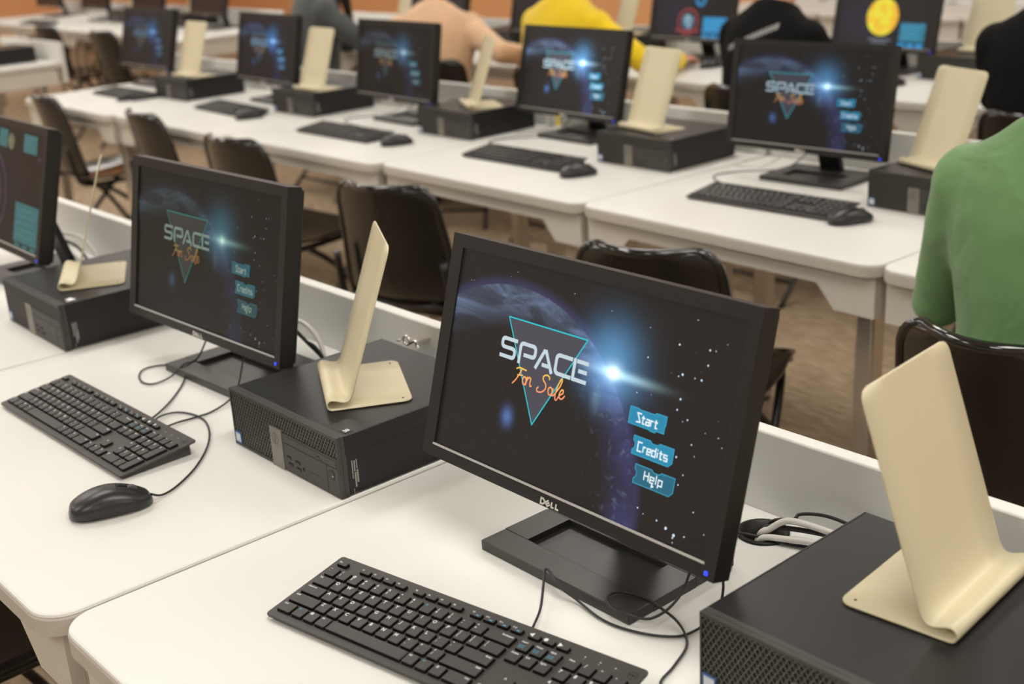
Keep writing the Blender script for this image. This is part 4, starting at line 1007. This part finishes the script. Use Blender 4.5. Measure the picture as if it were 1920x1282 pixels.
def hand(q, wrist, direc, up, side, curl=.5, s=1.):
    """palm, four fingers, thumb from the side of the palm; side = +1 thumb on left of direc"""
    d = Vector(direc).normalized(); u = Vector(up); u = (u-d*u.dot(d)).normalized(); l = u.cross(d)*side; W = Vector(wrist)
    P = lambda a, b_, c: W+d*a*s+l*b_*s+u*c*s
    q.tube([P(-.01, 0, 0), P(.02, 0, .003), P(.055, 0, .006), P(.088, 0, .002)], [(.024*s, .020*s), (.034*s, .016*s), (.041*s, .015*s), (.038*s, .012*s)], n=12)
    for k, (b0, ln) in enumerate(((.029, .070), (.010, .078), (-.010, .073), (-.028, .058))):
        a1, a2 = curl*.55, curl*1.3; p0 = P(.070, b0*.9, .004); p = P(.088, b0, .003); ln *= s
        d1 = d*math.cos(a1)-u*math.sin(a1); d2 = d*math.cos(a2)-u*math.sin(a2); d3 = d*math.cos(a2*1.3)-u*math.sin(a2*1.3)
        p1 = p+d1*ln*.42; p2 = p1+d2*ln*.32; p3 = p2+d3*ln*.26
        q.tube([p0, p, p1, p2, p3], [.009*s, .0092*s, .0086*s, .0078*s, .006*s], n=8)
    t0 = P(.018, .026, -.002); t1 = P(.045, .050, -.008); t2 = P(.070, .060, -.016); t3 = P(.090, .060, -.022)
    q.tube([t0, t1, t2, t3], [.013*s, .0115*s, .010*s, .007*s], n=8)
def person(name, label, x, y, rz, shirt, arms, lean=.12, hs=1., hdrop=0., skinvox=.008, hair='short', headturn=0., neck=True, width=1., headfwd=.02, sc=1.):
    root = empty('person', (x, y, 0), rz, label, 'person')
    def tr(p, k=1.):                                    # lean the torso about the hips
        px_, py_, pz_ = p; h = max(0, pz_-.52); h *= hs; t = h/.6; return Vector((px_*width, py_+math.tan(lean)*h*(.7+.5*t)-.03, .52+h*math.cos(lean*.7)))
    def torso(q, g, waist):
        secs = [((0, 0, .46), .165, .115), ((0, 0, .52), .175, .125), ((0, 0, .62), .160, .115), ((0, .0, .74), .158, .112), ((0, .0, .86), .180, .118), ((0, -.005, .95), .190, .115), ((0, -.01, 1.01), .186, .100), ((0, -.012, 1.05), .160, .084), ((0, -.012, 1.08), .110, .072), ((0, -.01, 1.11), .074, .062)]
        q.tube([tr(c) for c, a, bb in secs], [(bb+g, (a+g)*width) for c, a, bb in secs], n=24)
        for sx in (-1, 1): c = tr((sx*.165, -.005, .985)); q.sphere(c, ((.064+g), (.062+g), (.060+g)))
    def fix(q): return q
    # arm points
    sh = {sx: tr((sx*.172, -.005, .975)) for sx in (-1, 1)}
    def arm(q, sx, g, full):
        e, wr = [Vector(v) for v in arms[sx]]; s = sh[sx]; m1 = s.lerp(e, .5); m2 = e.lerp(wr, .45)
        pts = [s, s.lerp(e, .25), m1, s.lerp(e, .85), e, e.lerp(wr, .15), m2, wr]; rr = [.056, .054, .048, .043, .042, .042, .038, .027]
        if not full: pts[-1] = e.lerp(wr, .93); rr[-1] = .033
        q.tube(pts, [r+g for r in rr], n=14); q.sphere(e, .042+g)
        if full: pass
    q = MB(); torso(q, 0, 0)
    q.tube([tr((0, -.012, 1.06)), tr((0, .0, 1.12)), tr((0, headfwd*.6, 1.17-hdrop*.5)), tr((0, headfwd, 1.21-hdrop))], [.060, .054, .053, .055], n=14)
    hc = tr((0, headfwd+.015, 1.275))-Vector((0, 0, hdrop)); hd = Vector((math.sin(headturn), math.cos(headturn), 0))
    q.sphere(hc+Vector((0, 0, .02)), (.076, .092, .098)); q.sphere(hc+hd*.035+Vector((0, 0, -.045)), (.055, .060, .060))
    q.tube([hc+hd*.088+Vector((0, 0, .015)), hc+hd*.106+Vector((0, 0, -.018)), hc+hd*.088+Vector((0, 0, -.026))], [.009, .013, .011], n=8)
    sd = Vector((hd.y, -hd.x, 0))
    for s_ in (-1, 1): q.sphere(hc+sd*.077*s_+Vector((0, 0, -.005)), (.014, .018, .030)); 
    q.sphere(hc+hd*.086+Vector((0, 0, -.052)), (.022, .014, .009))
    for sx in (-1, 1):
        arm(q, sx, 0, True); e, wr = [Vector(v) for v in arms[sx]]; d = (wr-e); hand(q, wr, (d.x, d.y, d.z*.2), (0, 0, 1), 1 if sx > 0 else -1, .55)
        hx = .095*sx*width; q.tube([(hx, -.02, .52), (hx*1.1, .12, .53), (hx*1.3, .28, .535), (hx*1.4, .40, .52), (hx*1.4, .43, .48), (hx*1.4, .41, .34), (hx*1.4, .39, .20), (hx*1.4, .38, .08)], [.092, .088, .075, .062, .058, .055, .045, .038], n=14)
        q.tube([(hx*1.4, .35, .05), (hx*1.4, .42, .045), (hx*1.4, .54, .03)], [.036, .036, .026], n=10)
    body = apply_remesh(q, 'body', [SKIN], skinvox, root)
    q = MB(); torso(q, .012, 0)
    for sx in (-1, 1): arm(q, sx, .011, False)
    apply_remesh(q, 'shirt', [shirt], .011, root, 4)
    q = MB()
    for sx in (-1, 1):
        hx = .095*sx*width; q.tube([(hx, -.05, .53), (hx, -.02, .525), (hx*1.1, .12, .53), (hx*1.3, .28, .535), (hx*1.4, .40, .52), (hx*1.4, .43, .48), (hx*1.4, .41, .34), (hx*1.4, .39, .20), (hx*1.4, .38, .10)], [.10, .104, .098, .086, .074, .071, .066, .058, .055], n=14)
    q.sphere((0, -.03, .52), (.175*width, .125, .075)); apply_remesh(q, 'trousers', [JEAN], .013, root, 3)
    for sx in (-1, 1):
        hx = .095*sx*width*1.4; q = MB(); q.sphere((hx, .44, .045), (.046, .13, .045)); q.box((hx-.042, .33, .0), (hx+.042, .56, .022), bev=.01); q.build('shoe', SHOE, root)
    q = MB()
    q.sphere(hc+Vector((0, -.012, .036))-hd*.012, (.087, .100, .100))
    if hair == 'long':
        q.tube([hc+Vector((0, 0, .04))-hd*.03, hc-hd*.07+Vector((0, 0, -.04)), hc-hd*.07+Vector((.0, 0, -.16)), hc-hd*.04+Vector((.02, 0, -.30)), hc-hd*.02+Vector((.03, 0, -.40))], [(.07, .085), (.06, .095), (.05, .10), (.04, .08), (.02, .04)], n=14)
        for s_ in (-1, 1): q.tube([hc+sd*.07*s_+Vector((0, 0, .03)), hc+sd*.085*s_+Vector((0, 0, -.08)), hc+sd*.10*s_+hd*.05+Vector((0, 0, -.20)), hc+sd*.10*s_+hd*.08+Vector((0, 0, -.36))], [.035, .04, .035, .015], n=10)
    # cut the face free: keep only hair vertices not in front of the face
    ho = apply_remesh(q, 'hair', [HAIRM], .008, root, 3); bm = bmesh.new(); bm.from_mesh(ho.data)
    kill = [v for v in bm.verts if (v.co-hc).dot(hd) > .030 and v.co.z < hc.z+.062 and abs((v.co-hc).dot(sd)) < .066 and v.co.z > hc.z-.12]
    bmesh.ops.delete(bm, geom=kill, context='VERTS'); bm.to_mesh(ho.data); bm.free()
    for s_ in (-1, 1):
        c = hc+hd*.0715+sd*.030*s_+Vector((0, 0, .018)); q = MB(); q.sphere(c, .0115, 0); q.sphere(c+hd*.0078, .0052, 1); q.build('eye', [EYEW, EYEB], root)
    return root
GREENF = fabric('green_cotton', (.150, .285, .115)); BLACKF = fabric('black_cotton', (.004, .004, .0045), sheen=.0); YELF = fabric('yellow_fleece', (.86, .60, .02)); PEACHF = fabric('peach_knit', (.72, .47, .30)); GREYF = fabric('grey_knit', (.072, .078, .080))
person('p', 'person in a plain green T-shirt seated with their back to the camera at right', -.935, 2.06, 0, GREENF, {-1: ((-.27, .05, .73), (-.20, .30, .80)), 1: ((.28, .12, .78), (.12, .38, .80))}, lean=.02, width=1.05)
person('p', 'person in black seated at the right edge behind the green shirt', -1.80, 3.76, 0, BLACKF, {-1: ((-.27, .14, .80), (-.15, .40, .80)), 1: ((.28, .14, .80), (.15, .40, .80))}, lean=.05, width=1.15)
ph = person('p', 'person in a black hoodie with pale lettering across the shoulders', -2.95, 3.80, 0, BLACKF, {-1: ((-.27, .20, .78), (-.15, .42, .79)), 1: ((.27, .20, .78), (.15, .42, .79))}, lean=.22, width=.95, hs=.95)
person('p', 'person in a bright yellow jacket with one hand on a mouse', -4.05, 3.83, -.05, YELF, {-1: ((-.33, .12, .86), (-.20, .34, .80)), 1: ((.40, .12, .82), (.27, .47, .775))}, lean=.16, width=1.15, hs=.96, skinvox=.006)
person('p', 'dark-haired person in a peach sweater leaning on the desk', -4.82, 3.74, .75, PEACHF, {-1: ((-.30, .16, .77), (-.14, .38, .785)), 1: ((.33, -.10, .82), (.50, .02, .775))}, lean=.28, width=1.0, headfwd=.09, hs=.88, hdrop=.03, skinvox=.006)
person('p', 'person in a dark grey sweater with long dark hair', -5.84, 3.76, -.3, GREYF, {-1: ((-.26, .18, .78), (-.10, .40, .79)), 1: ((.30, .20, .80), (.26, .42, .79))}, lean=.08, hair='long')

# pale printed band across the back of the hoodie, laid on the cloth
sh_ = [k for k in ph.children if k.name.startswith('shirt')][0]
from mathutils.bvhtree import BVHTree
bmx = bmesh.new(); bmx.from_mesh(sh_.data); tree = BVHTree.FromBMesh(bmx); bmx.free()
q = MB(); n_ = 13
def on_cloth(x, z):
    h = tree.ray_cast(Vector((x, -1, z)), Vector((0, 1, 0)))
    return (h[0]+h[1]*.002) if h[0] is not None else None
for i in range(n_):
    if i in (4,): continue
    t0, t1 = i/n_, (i+.72)/n_
    P = [(-.10+.20*t0, .925+.085*t0-.010), (-.10+.20*t1, .925+.085*t1-.010), (-.10+.20*t1, .925+.085*t1+.010), (-.10+.20*t0, .925+.085*t0+.010)]
    V = [on_cloth(*p) for p in P]
    if all(v is not None for v in V): q.poly(V)
q.build('pale_lettering', mat('faded_garment_print', (.35, .35, .34), .7), sh_)
chair(-1.98, .50, .0, 'black chair in deep shade under the nearest desks at the lower left corner', 'chairs before the nearest row')
